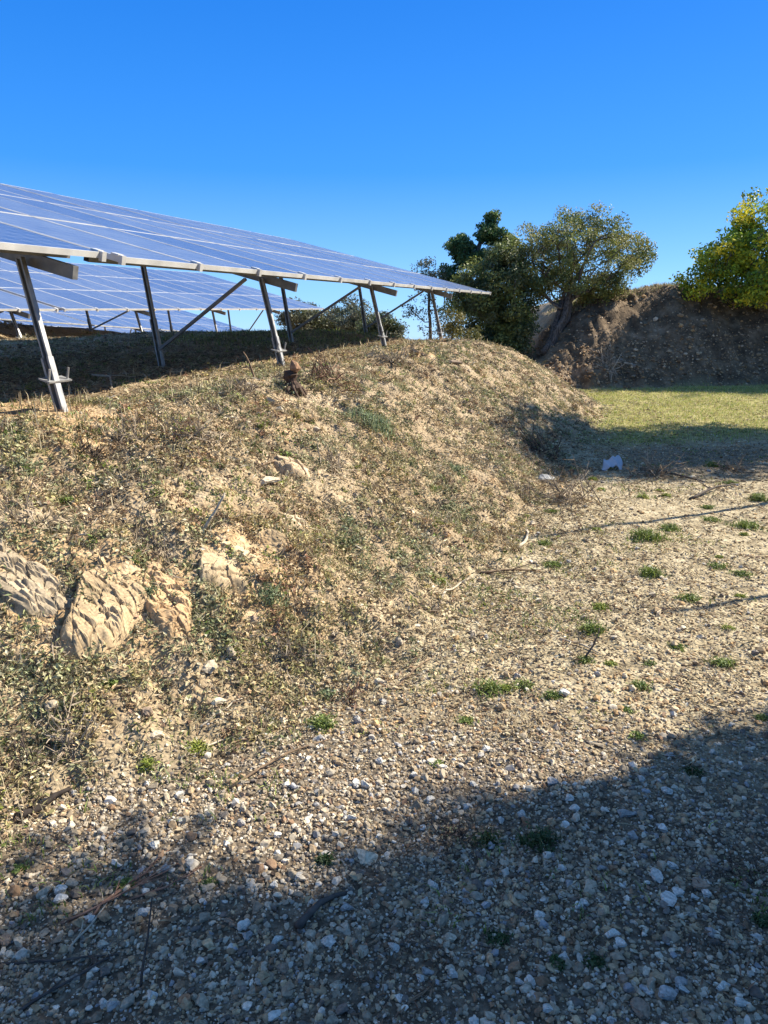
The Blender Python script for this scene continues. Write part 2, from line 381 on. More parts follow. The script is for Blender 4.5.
# ------------------------------------------------------------------ solar tables
R_ = np.array([.33878561, .94027175, .03336679]); SL = np.array([-.91125885, .31909289, .26035945])
def frame_axes(rise, az=19.814, tilt=15.1):
    az, rise, t = map(math.radians, (az, rise, tilt))
    r = np.array([math.sin(az) * math.cos(rise), math.cos(az) * math.cos(rise), math.sin(rise)])
    h = np.array([-r[1], r[0], 0]); h /= np.linalg.norm(h); v = np.cross(r, h); v = v if v[2] > 0 else -v
    s = h * math.cos(t) + v * math.sin(t); n = np.cross(r, s); n = n if n[2] > 0 else -n
    return r, s, n
PW, PH, NP = 1.05, 1.885, 13
def panel_mesh():
    w_, h, t, lip = PW - .018, PH - .018, .042, .016
    q = []
    V = []; F = []; mi = []
    def addq(vs, m):
        i = len(V); V.extend(vs); F.append((i, i + 1, i + 2, i + 3)); mi.append(m)
    def ring(z_, l, up):
        a = [(0, 0), (w_, 0), (w_, h), (0, h)]; b = [(l, l), (w_ - l, l), (w_ - l, h - l), (l, h - l)]
        for i in range(4):
            j = (i + 1) % 4
            vs = [(*a[i], z_), (*a[j], z_), (*b[j], z_), (*b[i], z_)]
            addq(vs if up else vs[::-1], 0)
    ring(0, lip, True); ring(-t, lip + .01, False)
    a = [(0, 0), (w_, 0), (w_, h), (0, h)]
    for i in range(4):
        j = (i + 1) % 4; addq([(*a[i], -t), (*a[j], -t), (*a[j], 0), (*a[i], 0)], 0)
    l = lip
    b = [(l, l), (w_ - l, l), (w_ - l, h - l), (l, h - l)]
    for i in range(4):
        j = (i + 1) % 4; addq([(*b[i], 0), (*b[j], 0), (*b[j], -.003), (*b[i], -.003)], 0)
    addq([(*p, -.003) for p in b], 1)
    l2 = lip + .01; addq([(x, y, -.008) for x, y in [(.001, .001), (.001, h - .001), (w_ - .001, h - .001), (w_ - .001, .001)]], 2)
    return mesh_np('solar_panel', V, F, [M_ALU, M_CELL, M_BACK], mi=mi, link=False)
PANEL = panel_mesh()
mb = MB(); mb.add(*box(-.022, .022, -.012, .02, -.062, .006)); mb.add(*box(-.03, .03, .02, .09, -.004, .010)); CL = mb.build('clamp', M_ALU); CLAMP = CL.data; bpy.data.objects.remove(CL)
def solar_table(origin, rise, label, frames=(-0.4, 3.05, 6.6, 10.1), detail=True, group='fixed solar tables in rows on the terraces', foot_off=None):
    r, s, n = frame_axes(rise)
    root = empty('solar_table'); root.matrix_world = Matrix(((r[0], s[0], n[0], origin[0]), (r[1], s[1], n[1], origin[1]), (r[2], s[2], n[2], origin[2]), (0, 0, 0, 1)))
    tag(root, label, 'solar table', group)
    O = np.array(origin); Rm = np.stack([r, s, n], 1)
    loc = lambda p: Rm.T @ (np.asarray(p) - O); wor = lambda q: O + Rm @ np.asarray(q)
    for i in range(NP):
        for j in range(3):
            o = bpy.data.objects.new('solar_panel', PANEL); COL.objects.link(o); o.parent = root
            o.location = (i * PW + .009, j * PH + .009, random.uniform(-.003, .003)); o.rotation_euler = (random.uniform(-.0015, .0015), random.uniform(-.0015, .0015), 0)
    Lx = NP * PW
    if detail:
        for i in range(NP + 1):
            o = bpy.data.objects.new('clamp', CLAMP); COL.objects.link(o); o.parent = root; o.location = (min(max(i * PW, .03), Lx - .03), -.003, .004)
    for j in range(3):
        for u in (.32, 1.5):
            mb = MB(); mb.add(*prism((.02, j * PH + u, -.108), (Lx - .02, j * PH + u, -.108), cprofile(.05, .062, .003, .014), (0, 1, 0))); mb.build('purlin', M_GALV_SHADED, root)
    for fs in frames:
        if not (0 <= fs <= Lx): continue
        # rafter: deep channel running up the slope, bevelled front end
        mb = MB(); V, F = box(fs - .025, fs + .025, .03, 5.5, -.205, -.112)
        mb.add(V, F); mb.build('rafter', M_GALV_SHADED, root)
        for (u, lean) in ((.45, -.1), (2.15, .12)):
            top = wor((fs - .06, u, -.16))
            bx, by = top[0] + .08 + (.2 if u < 1 else .16), top[1] - .12
            if foot_off: bx += foot_off[0]; by += foot_off[1]
            bz = float(height_base(bx, by)) - .25
            foot = np.array([bx, by, bz])
            mb = MB(); a = loc(top); b = loc(foot)
            up = b + (a - b)
            mid = b + (a - b) * .42
            mb.add(*prism(b, mid + (a - b) * .06, cprofile(.072, .05, .005, .018), (0, 1, 0)))
            mb.add(*prism(mid, a, cprofile(.056, .038, .005, .014), (0, 1, 0)))
            mb.build('post', M_GALV, root)
            if u > 1:
                a2 = (fs - .10, .62, -.22); b2 = b + (a - b) * .26 + np.array([-.05, -.03, 0])
                mb = MB(); mb.add(*prism(b2, a2, cprofile(.042, .032, .004, .01), (1, 0, 0))); mb.build('brace', M_GALV_SHADED, root)
            elif detail:
                d_ = (a - b) / np.linalg.norm(a - b); ctr = b + (a - b) * .36
                mb = MB(); V, F = box(-.11, .11, -.05, .05, -.006, .006); mb.add(V + ctr, F)
                for sx in (-.095, .085):
                    V, F = box(sx, sx + .012, -.03, -.018, -.02, .09); mb.add(V + ctr, F)
                mb.build('foot_bracket', M_GALV, root)
    return root
P0 = np.array([-1.97070423, 5.60359535, 2.16713531])
Lt = NP * PW
solar_table(P0, 1.912, 'nearest solar table, its pointed far end reaching towards the dark trees')
solar_table(P0 - R_ * (Lt + .15) + np.array([0, 0, .015]), 1.912, 'solar table cut off by the left edge, first in the nearest row', frames=[Lt + .15 + q for q in (-.4, -3.9, -7.4, -10.9)])
def rowpt(a, c, z): return (-c * RH[1] + a * RH[0], c * RH[0] + a * RH[1], z)
solar_table(rowpt(12.75, 12.0, 2.15), 1.9, 'solar table of the second row seen through the legs of the nearest one')
solar_table(rowpt(12.75 - Lt - .15, 12.0, 2.15 - .46), 1.9, 'left end table of the second row behind the thick leaning post', frames=(2.6, 6.1, 9.6, 12.9))
solar_table(rowpt(23.1, 20.3, 1.98), -1.9, 'solar table of the third row ending low behind the second row', detail=False)
solar_table(rowpt(23.1 - Lt - .15, 20.3, 2.44), -1.9, 'leftmost solar table of the third row seen under the second row', detail=False)
solar_table(rowpt(24.5, 28.5, 1.72), -1.2, 'farthest low solar table just above the dark mound', detail=False)
solar_table(rowpt(38.4, 28.5, 1.4), -1.2, 'farthest low solar table right of the dark mound', detail=False)
solar_table(rowpt(36, 12.3, -.1), 0, 'distant solar table whose top just shows over the crest', detail=False)

# ------------------------------------------------------------------ trees
def colonize(root_pts, attr, step=.18, di=1.4, dk=.3, it=80):
    P = [np.array(p, float) for p in root_pts]; par = [-1] + list(range(len(P) - 1))
    A = attr.copy(); alive = np.ones(len(A), bool)
    for _ in range(it):
        if not alive.any(): break
        PP = np.array(P); D = np.linalg.norm(A[alive][:, None] - PP[None], axis=2)
        ni = D.argmin(1); nd_ = D.min(1); idx = np.where(alive)[0]
        grow = {}
        for k, (i, d) in enumerate(zip(ni, nd_)):
            v = A[idx[k]] - PP[i]; grow.setdefault(i, []).append(v / (np.linalg.norm(v) + 1e-9))
        for i, vs in grow.items():
            v = np.sum(vs, 0) + rng.normal(size=3) * .25
            if np.linalg.norm(v) < .05: continue
            P.append(P[i] + v / np.linalg.norm(v) * step); par.append(i)
        PP = np.array(P); D = np.linalg.norm(A[idx][:, None] - PP[None], axis=2).min(1)
        alive[idx[D < dk]] = False
        if len(P) > 2500: break
    return np.array(P), np.array(par)
def leaves(centres, per, spread, size, cols, flat=.7, up=.35):
    n = len(centres) * per
    c = np.repeat(centres, per, axis=0)
    d = rng.normal(size=(n, 3)); d /= np.linalg.norm(d, axis=1)[:, None]; d *= (rng.random((n, 1)) ** .45) * spread; d[:, 2] *= flat
    pos = c + d
    nrm = rng.normal(size=(n, 3)) + np.array([0, 0, up]) + d / spread * .6; nrm /= np.linalg.norm(nrm, axis=1)[:, None]
    t = np.cross(nrm, rng.normal(size=(n, 3))); t /= np.linalg.norm(t, axis=1)[:, None]; b = np.cross(nrm, t)
    s = size * rng.uniform(.6, 1.35, (n, 1))
    V = np.stack([pos - t * s, pos - b * s * .5 + nrm * s * .12, pos + t * s, pos + b * s * .5 + nrm * s * .12], 1).reshape(-1, 3)
    F = np.arange(n * 4).reshape(n, 4)
    cols = np.asarray(cols); ci = rng.integers(0, len(cols), len(centres)); cc = np.repeat(cols[ci], per, axis=0)
    cc = cc * rng.uniform(.65, 1.4, (n, 1)); C = np.repeat(cc, 4, axis=0)
    return V, F, C
def tree(name, base, lobes, label, cat, cols, group=None, trunk_r=.09, nattr=260, per=90, spread=.28, leaf=.035, lean=(0, 0), stems=1, step=.18, gap=0.0, first=None, sparse_in=0.0, leafmat=None, up=.35):
    """lobes: list of (cx,cy,cz, rx,ry,rz, weight)"""
    global rng
    saved = rng; rng = np.random.default_rng(abs(int(base[0] * 97 + base[1] * 1013)) + 5)
    A = []
    wt = np.array([l[6] for l in lobes], float); wt /= wt.sum()
    for l, q in zip(lobes, wt):
        k = max(8, int(nattr * q)); d = rng.normal(size=(k, 3)); d /= np.linalg.norm(d, axis=1)[:, None]
        rad = (sparse_in + (1 - sparse_in) * rng.random((k, 1))) ** .42
        ph = rng.uniform(0, 6.28, 3); lump = 1 + .16 * np.sin(d @ np.array([4.1, 2.3, 1.2]) * 1.6 + ph[0]) + .12 * np.sin(d @ np.array([-2.2, 3.9, 3.1]) * 2.1 + ph[1]) + .05 * rng.normal(size=k)
        A.append(np.array(l[:3]) + d * rad * np.clip(lump, .6, 1.2)[:, None] * np.array(l[3:6]))
    A = np.vstack(A)
    gz = float(height(base[0], base[1]))
    A = A[A[:, 2] > gz + .12]
    root = empty(name, (base[0], base[1], gz - .05)); O = np.array([base[0], base[1], gz - .05])
    tag(root, label, cat, group)
    mb = MB()
    for st in range(stems):
        ctr = np.array([sum(l[i] * q for l, q in zip(lobes, wt)) for i in range(3)])
        if stems > 1: sub = A[st::stems]
        else: sub = A
        h0 = max(.35, (min(l[2] - l[5] for l in lobes) - gz) * .9 + .25) if first is None else first
        tgt = np.array([base[0] + lean[0] + rng.normal() * .08 * (stems > 1), base[1] + lean[1] + rng.normal() * .12 * (stems > 1), gz + h0])
        k = max(3, int(h0 / step)); ts = np.linspace(0, 1, k)[:, None]
        rp = O + (tgt - O) * ts + np.array([0.06, .04, 0]) * np.sin(ts * 5 + st) + np.array([.1 * (st - (stems - 1) / 2), .07 * st, 0]) * (1 - .3 * ts)
        P, par = colonize(rp, sub, step=step)
        cnt = np.zeros(len(P)); kids = np.bincount(par[par >= 0], minlength=len(P)); cnt[kids == 0] = 1
        for i in range(len(P) - 1, 0, -1): cnt[par[i]] += cnt[i]
        rad = np.clip(trunk_r / math.sqrt(stems) * (cnt / cnt[0]) ** .5, .006, None)
        rad[:k] *= 1 + .5 * np.exp(-np.arange(k) * step / .15)
        # chains
        done = np.zeros(len(P), bool)
        for tip in np.where(kids == 0)[0]:
            ch = [tip]; i = tip
            while par[i] >= 0 and not done[i]:
                done[i] = True; i = par[i]; ch.append(i)
            if len(ch) > 1:
                ch = ch[::-1]; rr = rad[ch].copy(); rr[0] = min(rr[0], rr[1] * 1.25)
                V, F = tube(P[ch] - O, rr, 6 if rr.max() > .025 else 4, .15); mb.add(V, F)
    mb.build('trunk', M_BARK, root, smooth=True)
    keep = rng.random(len(A)) > gap
    cs = A[keep] - O
    V, F, C = leaves(cs, per, spread, leaf, cols, up=up)
    mesh_np('crown', V, F, leafmat or M_LEAF, col=C, parent=root)
    rng = saved
    return root
OAK = [(.20, .23, .06), (.15, .18, .055), (.26, .27, .07), (.12, .15, .05), (.29, .28, .10)]
DARK = [(.08, .11, .045), (.10, .125, .05), (.14, .155, .065), (.06, .085, .035)]
PINE = [(.06, .12, .045), (.08, .15, .05), (.14, .2, .06)]
GREY = [(.13, .14, .09), (.16, .16, .1), (.09, .11, .065)]
YEL = [(.34, .38, .03), (.2, .3, .03), (.46, .45, .03), (.13, .2, .03), (.27, .35, .03), (.62, .54, .04)]
tree('oak_tree', (4.5, 20.1), [(5.6, 21.3, 3.65, 1.45, 1.3, 1.3, 5), (7.15, 21.4, 3.85, .5, .5, .5, .6), (4.4, 21.2, 3.6, .95, 1.0, 1.1, 2.5), (6.3, 21.2, 2.95, .7, .7, .35, .7)],
     'round oak with pale leaning stems where the track meets the dark bank', 'tree', OAK, trunk_r=.15, nattr=520, per=88, spread=.24, leaf=.033, lean=(.55, .6), stems=3, gap=.1, sparse_in=.3, first=.9)
tree('evergreen_tree', (3.35, 20.9), [(3.1, 21.0, 2.6, 1.1, 1.0, 1.3, 4), (2.3, 20.8, 2.6, .5, .5, .6, .6), (3.7, 20.8, 1.7, .5, .6, .9, 1.2), (3.5, 21, 3.7, .5, .6, .4, .6), (3.0, 20.6, 1.3, 1.0, .6, .6, 1)],
     'dense dark evergreen tree filling the gap behind the tip of the nearest table', 'tree', DARK + OAK[:3], nattr=420, per=120, spread=.3, leaf=.04, first=.5)
tree('pine_tree', (3.4, 24), [(3.3, 24, 4.75, .4, .45, .3, 1.2), (2.5, 24, 4.35, .4, .4, .32, 1.2), (3.45, 24, 5.2, .18, .25, .16, .3), (2.15, 24, 3.4, .45, .4, .3, .8), (3.9, 24, 4.5, .25, .3, .25, .5), (2.9, 24, 3.9, .6, .5, .35, 1.2)],
     'dark pine rising behind and above the evergreen', 'tree', PINE, nattr=150, per=150, spread=.21, leaf=.045, trunk_r=.13)
tree('slender_tree', (1.55, 23.5), [(1.35, 23.5, 3.2, .6, .6, .8, 2), (1.6, 23.5, 2.2, .6, .5, .9, 1), (.9, 23.5, 2.4, .35, .4, .4, .4)],
     'thin grey-leaved tree behind the last posts of the nearest table', 'tree', GREY, nattr=110, per=36, spread=.2, leaf=.035, gap=.25, trunk_r=.06)
tree('yellowing_shrub', (1.75, 18.6), [(1.75, 18.6, 1.75, .35, .35, .6, 1), (2.2, 18.5, 1.6, .3, .3, .3, .5)],
     'olive-yellow shrub on the crest beside the last post', 'shrub', [(.17, .16, .05), (.22, .2, .07), (.11, .12, .04)], nattr=70, per=40, spread=.14, leaf=.03, first=.25, trunk_r=.03)
for (x, y, z, rx, rz, cols, lab) in ((-.15, 30, 2.1, .9, .75, DARK + GREY, 'dark bush behind the middle posts, next to the open sky'), (-1.6, 32, 2.6, 1.3, 1.0, GREY, 'grey-green tree behind the crest right of the palm'),
                                     (-3.4, 31, 2.5, 1.1, .9, GREY + [(.1, .11, .04)], 'grey-green tree behind the tip of the second row'), (-2.6, 36, 2.1, 1.6, .8, GREY, 'low olive-coloured tree farthest behind the palm')):
    z -= .3; rz *= .85
    tree('olive_tree', (x, y), [(x, y, z, rx, rx, rz, 2), (x + .5 * rx, y, z - .4 * rz, rx * .7, rx * .6, rz * .7, 1)], lab, 'tree', cols, group='bushy trees behind the crest', nattr=130, per=80, spread=.3, leaf=.055, gap=.1)
# right hand tree on the bank
tree('broadleaf_tree', (10.9, 21.3), [(11.1, 21, 3.95, 1.8, 1.8, 1.6, 5), (9.5, 20.6, 3.55, .95, 1.0, .8, 2), (12.6, 21, 4.2, 1.8, 1.6, 1.7, 3), (10.3, 20.2, 2.5, 1.1, .7, .8, 1.5), (8.75, 20.8, 3.0, .5, .5, .35, .4), (11.5, 20.8, 5.2, .7, .8, .6, .7), (9.9, 20.8, 4.6, .5, .5, .35, .4)],
     'bright yellow-green tree on top of the bank at the right edge', 'tree', YEL, nattr=620, per=72, spread=.3, leaf=.05, trunk_r=.16, gap=.16, first=1.0)
# trees outside the frame to the right that throw the shade on the track
def shade_tree(x, y, r, zc, rz, lab, nattr=420, per=110, leaf=.05):
    tree('shade_tree', (x, y), [(x, y, zc, r, r, rz, 3), (x + .4 * r, y - .2 * r, zc + .3 * rz, r * .8, r * .8, rz * .7, 1)], lab, 'tree', OAK + DARK, group='trees along the right side of the track', nattr=nattr, per=per, spread=.34, leaf=leaf, trunk_r=.18)
shade_tree(16.0, 22.0, 2.6, 6.0, 2.6, 'large green tree on the bank beyond the right edge')
shade_tree(13.6, 21.6, 1.8, 5.2, 1.9, 'smaller green tree on the bank beyond the right edge')
shade_tree(8.95, 12.3, 1.75, 5.0, 2.5, 'round tree beside the track beyond the right edge')
def tall_tree(d, n, zs, r, lab, nattr=900):
    cx, cy = d * .9135 - n * .4067, d * .4067 + n * .9135
    tree('shade_tree', (cx, cy), [(cx - .4067 * o, cy + .9135 * o, z, r, r, 1.25, 1) for z in zs for o in [.075 * (z - 4.5)]], lab, 'tree', OAK + DARK, group='trees along the right side of the track', nattr=nattr, per=130, spread=.34, leaf=.06, trunk_r=.2, first=.8)
tall_tree(6.0, .38, (1.9, 3.4, 4.9, 6.4), 1.35, 'tall narrow tree close by on the right of the track')
tall_tree(8.7, .12, (2.2, 3.9, 5.6, 7.3, 8.6), 1.45, 'tallest narrow tree behind the first one on the right')
tall_tree(5.4, -2.6, (1.9, 3.5, 5.1), 1.8, 'broad tree close behind on the right of the track')
tall_tree(8.6, -2.9, (2.0, 3.8, 5.6), 2.0, 'broad tree standing behind the other shade trees')
def sapling(x, y, h, lab, lean=0.0):
    z = float(height(x, y)); root = empty('bare_sapling', (x, y, z)); tag(root, lab, 'sapling')
    mb = MB(); t = np.linspace(0, 1, 9)[:, None]
    P = np.array([[0, 0, -.1]]) + t * np.array([[lean, 0, h + .1]]) + np.sin(t * 6) * np.array([[.03, .05, 0]])
    mb.add(*tube(P, .045 * (1 - .6 * t[:, 0]), 6)); mb.build('trunk', M_BARK, root, True)
    mb = MB()
    for k in range(9):
        p = P[3 + k % 5] + rng.normal(size=3) * .02; d = rng.normal(size=3) * .35; d[2] = abs(d[2]) + .35; mb.add(*tube([p, p + d * .5, p + d * 1.0], [.008, .006, .003], 4))
    mb.build('twig', M_BARK, root)
sapling(4.9, 5.4, 3.1, 'thin bare sapling beyond the right edge, nearer one'); sapling(5.3, 7.4, 4.3, 'taller bare sapling beyond the right edge, farther one')

# palm-like plant
pz = float(height(-1.2, 19.5)); palm = empty('fan_palm', (-1.2, 19.5, 1.15)); tag(palm, 'low yellow-green fan palm on the crest under the nearest table', 'palm')
mb = MB()
for k in range(11):
    az = k * 2.4; el = rng.uniform(.3, 1.2); d = np.array([math.cos(az) * math.cos(el), math.sin(az) * math.cos(el), math.sin(el)]); L0 = rng.uniform(.3, .5)
    c = d * L0; sd = np.cross(d, [0, 0, 1.]); sd /= np.linalg.norm(sd)
    mb.add(*tube([[0, 0, -.3], c * .6, c], [.012, .01, .006], 4), c=(.14, .17, .03))
    for q in np.linspace(-1.1, 1.1, 9):
        e = d * math.cos(q) + sd * math.sin(q); e2 = c + e * .38 - np.array([0, 0, .06]); n_ = np.cross(e, d + [0, 0, .3]); ww = np.cross(e, [.1, .2, 1]); ww /= np.linalg.norm(ww)
        mb.add([c, c + e * .18 + ww * .018, e2, c + e * .18 - ww * .018], [(0, 1, 2, 3)], c=rng.uniform(.8, 1.3) * np.array([.18, .22, .03]))
mb.build('frond', M_LEAF, palm)

# ------------------------------------------------------------------ rock outcrops
def normal_at(x, y, e=.12):
    gx = (height_base(x + e, y) - height_base(x - e, y)) / (2 * e); gy = (height_base(x, y + e) - height_base(x, y - e)) / (2 * e)
    n = np.array([-gx, -gy, 1.0]); return n / np.linalg.norm(n)
def rock(x, y, sx, sy, sz, rz, label, col=(.47, .36, .23), sink=.3, name='rock_outcrop', group=None, sub=4, seed=0, tiltv=None, cuts=16):
    V, F = ICO4 if sub == 4 else ICO3
    V = V.copy(); r2 = np.random.default_rng(seed + 17)
    for _ in range(cuts):
        n = r2.normal(size=3); n /= np.linalg.norm(n); d = r2.uniform(.45, .9); t = V @ n; m = t > d; V[m] -= np.outer((t[m] - d) * .92, n)
    u = V[:, 0] * 3 + V[:, 2] * 1.3; v = V[:, 1] * 3 - V[:, 2] * 1.7
    dsp = .09 * fbm(u + seed, v, 1.2, 5, seed) + .03 * np.floor(4 * fbm(u * .6 + v * .4, v * 2.4 + seed, .9, 2, seed + 4)) / 2
    V = V * (1 + dsp[:, None])
    V = V * np.array([sx, sy, sz])
    c, s = math.cos(rz), math.sin(rz); V = V @ np.array([[c, s, 0], [-s, c, 0], [0, 0, 1]])
    nrm = normal_at(x, y) if tiltv is None else np.array(tiltv) / np.linalg.norm(tiltv)
    t = np.cross([0, 1, 0], nrm); t /= np.linalg.norm(t); b = np.cross(nrm, t); Rm = np.stack([t, b, nrm], 1)
    V = V @ Rm.T
    z = float(height(x, y)) 
    sh = .85 + .3 * fbm(u * 1.1, v * 2.5, 1.0, 4, seed + 9)[:, None]
    C = np.array(col) * sh
    o = mesh_np(name, V, F, M_STONE, col=C); o.location = np.array([x, y, z]) - nrm * sz * sink
    tag(o, label, 'rock', group); return o


def outcrop(x, y, rx, ry, rot, hgt, label, col, seed, layer=1.0):
    """bedrock breaking through the slope: a ragged patch with joints and ledges whose rim dips under the soil"""
    rx *= 1.08; ry *= 1.08
    gu, gv = np.meshgrid(np.arange(-rx * 1.25, rx * 1.25, .0045), np.arange(-ry * 1.25, ry * 1.25, .0045)); ny_, nx_ = gu.shape; u, v = gu.ravel(), gv.ravel()
    c, s_n = math.cos(rot), math.sin(rot); X = x + u * c - v * s_n; Y = y + u * s_n + v * c
    r_ = np.hypot(u / rx, v / ry) * (1 + .45 * fbm(u + seed, v, .22, 4, seed)); inside = 1 - sst(.72, 1.02, r_)
    ns = int(12 + 36 * rx * ry / .05); su = rng.uniform(-rx * 1.2, rx * 1.2, ns); sv = rng.uniform(-ry * 1.2, ry * 1.2, ns)
    uw = u + .03 * fbm(u, v, .09, 3, seed + 1); vw = v + .03 * fbm(u, v, .09, 3, seed + 2)
    dd = (uw[:, None] - su) ** 2 + ((vw[:, None] - sv) * 1.9 + (uw[:, None] - su) * .5) ** 2; srt = np.partition(dd, 1, axis=1); ni = dd.argmin(1); gap = np.sqrt(srt[:, 1]) - np.sqrt(srt[:, 0])
    ga = rng.normal(size=(ns, 2)) * .12; gb = rng.uniform(-.010, .012, ns) * layer; crack = 1 - sst(.002, .011, gap)
    blk = gb[ni] + ga[ni, 0] * (u - su[ni]) + ga[ni, 1] * (v - sv[ni]) - .010 * crack + .007 * fbm(u, v, .05, 4, seed + 7)
    lv = fbm(u * .6 + v * .6 + seed, v * 2.2 - u * .4, .13, 3, seed + 3) * 3; blk = blk + .012 * layer * (np.floor(lv) + sst(.7, 1, lv - np.floor(lv)))
    Z = height_base(X, Y) - .07 + inside * (.07 + .55 * hgt + .03 * fbm(u, v, .2, 2, seed + 4) + blk)
    V = np.stack([X - x, Y - y, Z], 1); z0 = float(height_base(x, y)); V[:, 2] -= z0
    F = (np.arange(ny_ - 1)[:, None] * nx_ + np.arange(nx_ - 1)[None]).ravel(); F = np.stack([F, F + nx_, F + nx_ + 1, F + 1], 1)
    F = F[(inside[F] > .001).any(1)]; used = np.unique(F); mp_ = np.full(len(V), -1); mp_[used] = np.arange(len(used)); F = mp_[F]
    tone = .95 + .3 * fbm(u + 3, v * 1.5, .14, 4, seed + 8); red = np.clip(fbm(u, v, .2, 3, seed + 9) * 1.8, 0, 1)[:, None]
    C = np.array(col) * tone[:, None] * (1 - .4 * crack[:, None]); C = C * (1 - .6 * red) + np.array((.45, .30, .16)) * .6 * red; C = C * (1 + .3 * (rng.random(ns)[ni] - .5))[:, None]
    soil = 1 - sst(.15, .8, inside)[:, None]; C = C * (1 - soil) + np.array((.38, .28, .17)) * soil
    V, C = V[used], C[used]
    o = mesh_np('rock_outcrop', V, F[:, ::-1], M_STONE, col=np.clip(C, .03, .85)); o.location = (x, y, z0)
    tag(o, label, 'rock'); return o
OC = (.44, .325, .19)
outcrop(-1.2, 3.04, .15, .34, -.25, .10, 'cream cracked outcrop face left of the orange crumbly rock', OC, 3)
outcrop(-1.58, 2.84, .22, .15, .1, .035, 'grey layered rock ledge at the left edge of the slope', (.34, .27, .18), 5, 1.3)
outcrop(-1.66, 3.18, .24, .13, .2, .07, 'upper grey-tan ledge at the left edge with dark gaps', (.42, .33, .21), 16, 1.5)
outcrop(-0.77, 3.47, .36, .12, 1.15, .15, 'large smooth cream outcrop running diagonally in the middle of the slope', (.48, .365, .22), 11, .3)
outcrop(-0.55, 4.06, .17, .09, 1.1, .08, 'hollowed upper end of the diagonal outcrop', (.52, .41, .27), 12, 1.4)
outcrop(-1.0, 3.12, .14, .2, .1, .06, 'orange crumbly rock between the two cream outcrops', (.52, .35, .19), 14, 1.4)
outcrop(-0.66, 4.95, .14, .08, .4, .05, 'thin tan rock showing high on the slope', (.5, .38, .24), 19)

# ------------------------------------------------------------------ loose stones and gravel
def pebble_cols(n, warm=.35):
    base = np.array([(.40, .33, .235), (.30, .24, .165), (.50, .43, .32), (.36, .26, .155), (.19, .16, .13), (.46, .34, .2), (.58, .52, .42), (.27, .17, .10), (.33, .32, .31)])
    p = np.array([.2, .18, .13, .12, .11, .1, .08, .05, .03]); c = base[rng.choice(len(base), n, p=p)]
    return c * rng.uniform(.6, 1.25, (n, 1))
VS = [stone_variant(ICO1, 4) for _ in range(14)]; VM = [stone_variant(ICO2, 13) for _ in range(16)]
def field_pts(n, y0, y1, wfun, xk=.62, xo=.5, pw=2.0):
    u = rng.random(n * 3); y = (y0 ** (2 - pw) + u * (y1 ** (2 - pw) - y0 ** (2 - pw))) ** (1 / (2 - pw)) if abs(pw - 2) > 1e-6 else y0 * (y1 / y0) ** u
    x = rng.uniform(-1, 1, len(y)) * (xk * y + xo)
    k = rng.random(len(y)) < wfun(x, y); x, y = x[k][:n], y[k][:n]
    return x, y
def place_stones(x, y, size, flat=(.45, .9), sink=.25, variants=None, cols=None):
    n = len(x); z = height(x, y)
    S = size[:, None] * np.stack([rng.uniform(.8, 1.35, n), rng.uniform(.65, 1.05, n), rng.uniform(*flat, n)], 1)
    th = rng.uniform(0, 6.283, n); c, s = np.cos(th), np.sin(th); Rz = np.zeros((n, 3, 3)); Rz[:, 0, 0] = c; Rz[:, 0, 1] = -s; Rz[:, 1, 0] = s; Rz[:, 1, 1] = c; Rz[:, 2, 2] = 1
    ax = rng.normal(size=(n, 2)) * .28; Rx = np.zeros((n, 3, 3)); ca, sa = np.cos(ax[:, 0]), np.sin(ax[:, 0]); Rx[:, 0, 0] = 1; Rx[:, 1, 1] = ca; Rx[:, 1, 2] = -sa; Rx[:, 2, 1] = sa; Rx[:, 2, 2] = ca
    R = Rz @ Rx
    pos = np.stack([x, y, z + S[:, 2] * (1 - 2 * sink) * .7], 1)
    return scatter(variants, pos, R, S, cols if cols is not None else pebble_cols(n))
def wg(x, y):
    s, b, g, v = zones(x, y); a, c = ac(x, y)
    patch = .55 + .45 * np.clip(fbm(x, y, .35, 3, 111) * 2.2 + .5, 0, 1)
    return np.clip(v + .12 * (1 - g), 0, 1) * patch * (1 - .88 * s) * (1 - b)
parts = []
x, y = field_pts(80000, 1.15, 5.2, wg, pw=1.0, xk=.7, xo=.6)
sz = np.clip(np.exp(rng.normal(math.log(.0038), .5, len(x))), .0016, .02) * (1 + .06 * y)
parts.append(place_stones(x, y, sz, variants=VS))
x, y = field_pts(12500, 1.15, 6.0, wg, pw=1.0, xk=.7, xo=.6)
sz = np.clip(np.exp(rng.normal(math.log(.0084), .46, len(x))), .004, .026)
parts.append(place_stones(x, y, sz, variants=VM))
def wt_(x, y):
    s, b, g, v = zones(x, y); return np.clip((1 - .7 * s) * (1 - b) * (1 - .75 * g) * (.3 + .7 * v + .45 * np.clip(fbm(x, y, .6, 3, 121) * 2, 0, 1)), 0, 1)
x, y = field_pts(42000, 2.6, 13, wt_, pw=1.2)
sz = np.clip(np.exp(rng.normal(math.log(.0048), .5, len(x))), .002, .03) * (1 + .05 * y)
c_ = pebble_cols(len(x)) * np.array([1.1, .98, .80])
parts.append(place_stones(x, y, sz, variants=VS, cols=c_))
x = rng.uniform(-3.2, 6, 60000); y = rng.uniform(-2.5, 5, 60000); k = (rng.random(60000) < wg(x, y)) & ~((y > 1.15) & (np.abs(x) < .7 * y + .6)); x, y = x[k], y[k]
parts.append(place_stones(x, y, np.clip(np.exp(rng.normal(math.log(.008), .5, len(x))), .003, .024), variants=VS))
V = []; F = []; C = []; off = 0
for v, f, c in parts: V.append(v); F.append(f + off); C.append(c); off += len(v)
g = mesh_np('gravel', np.vstack(V), np.vstack(F), M_STONE, col=np.vstack(C)); tag(g, 'pale angular gravel strewn over the track', kind='stuff')
print('gravel verts', off)
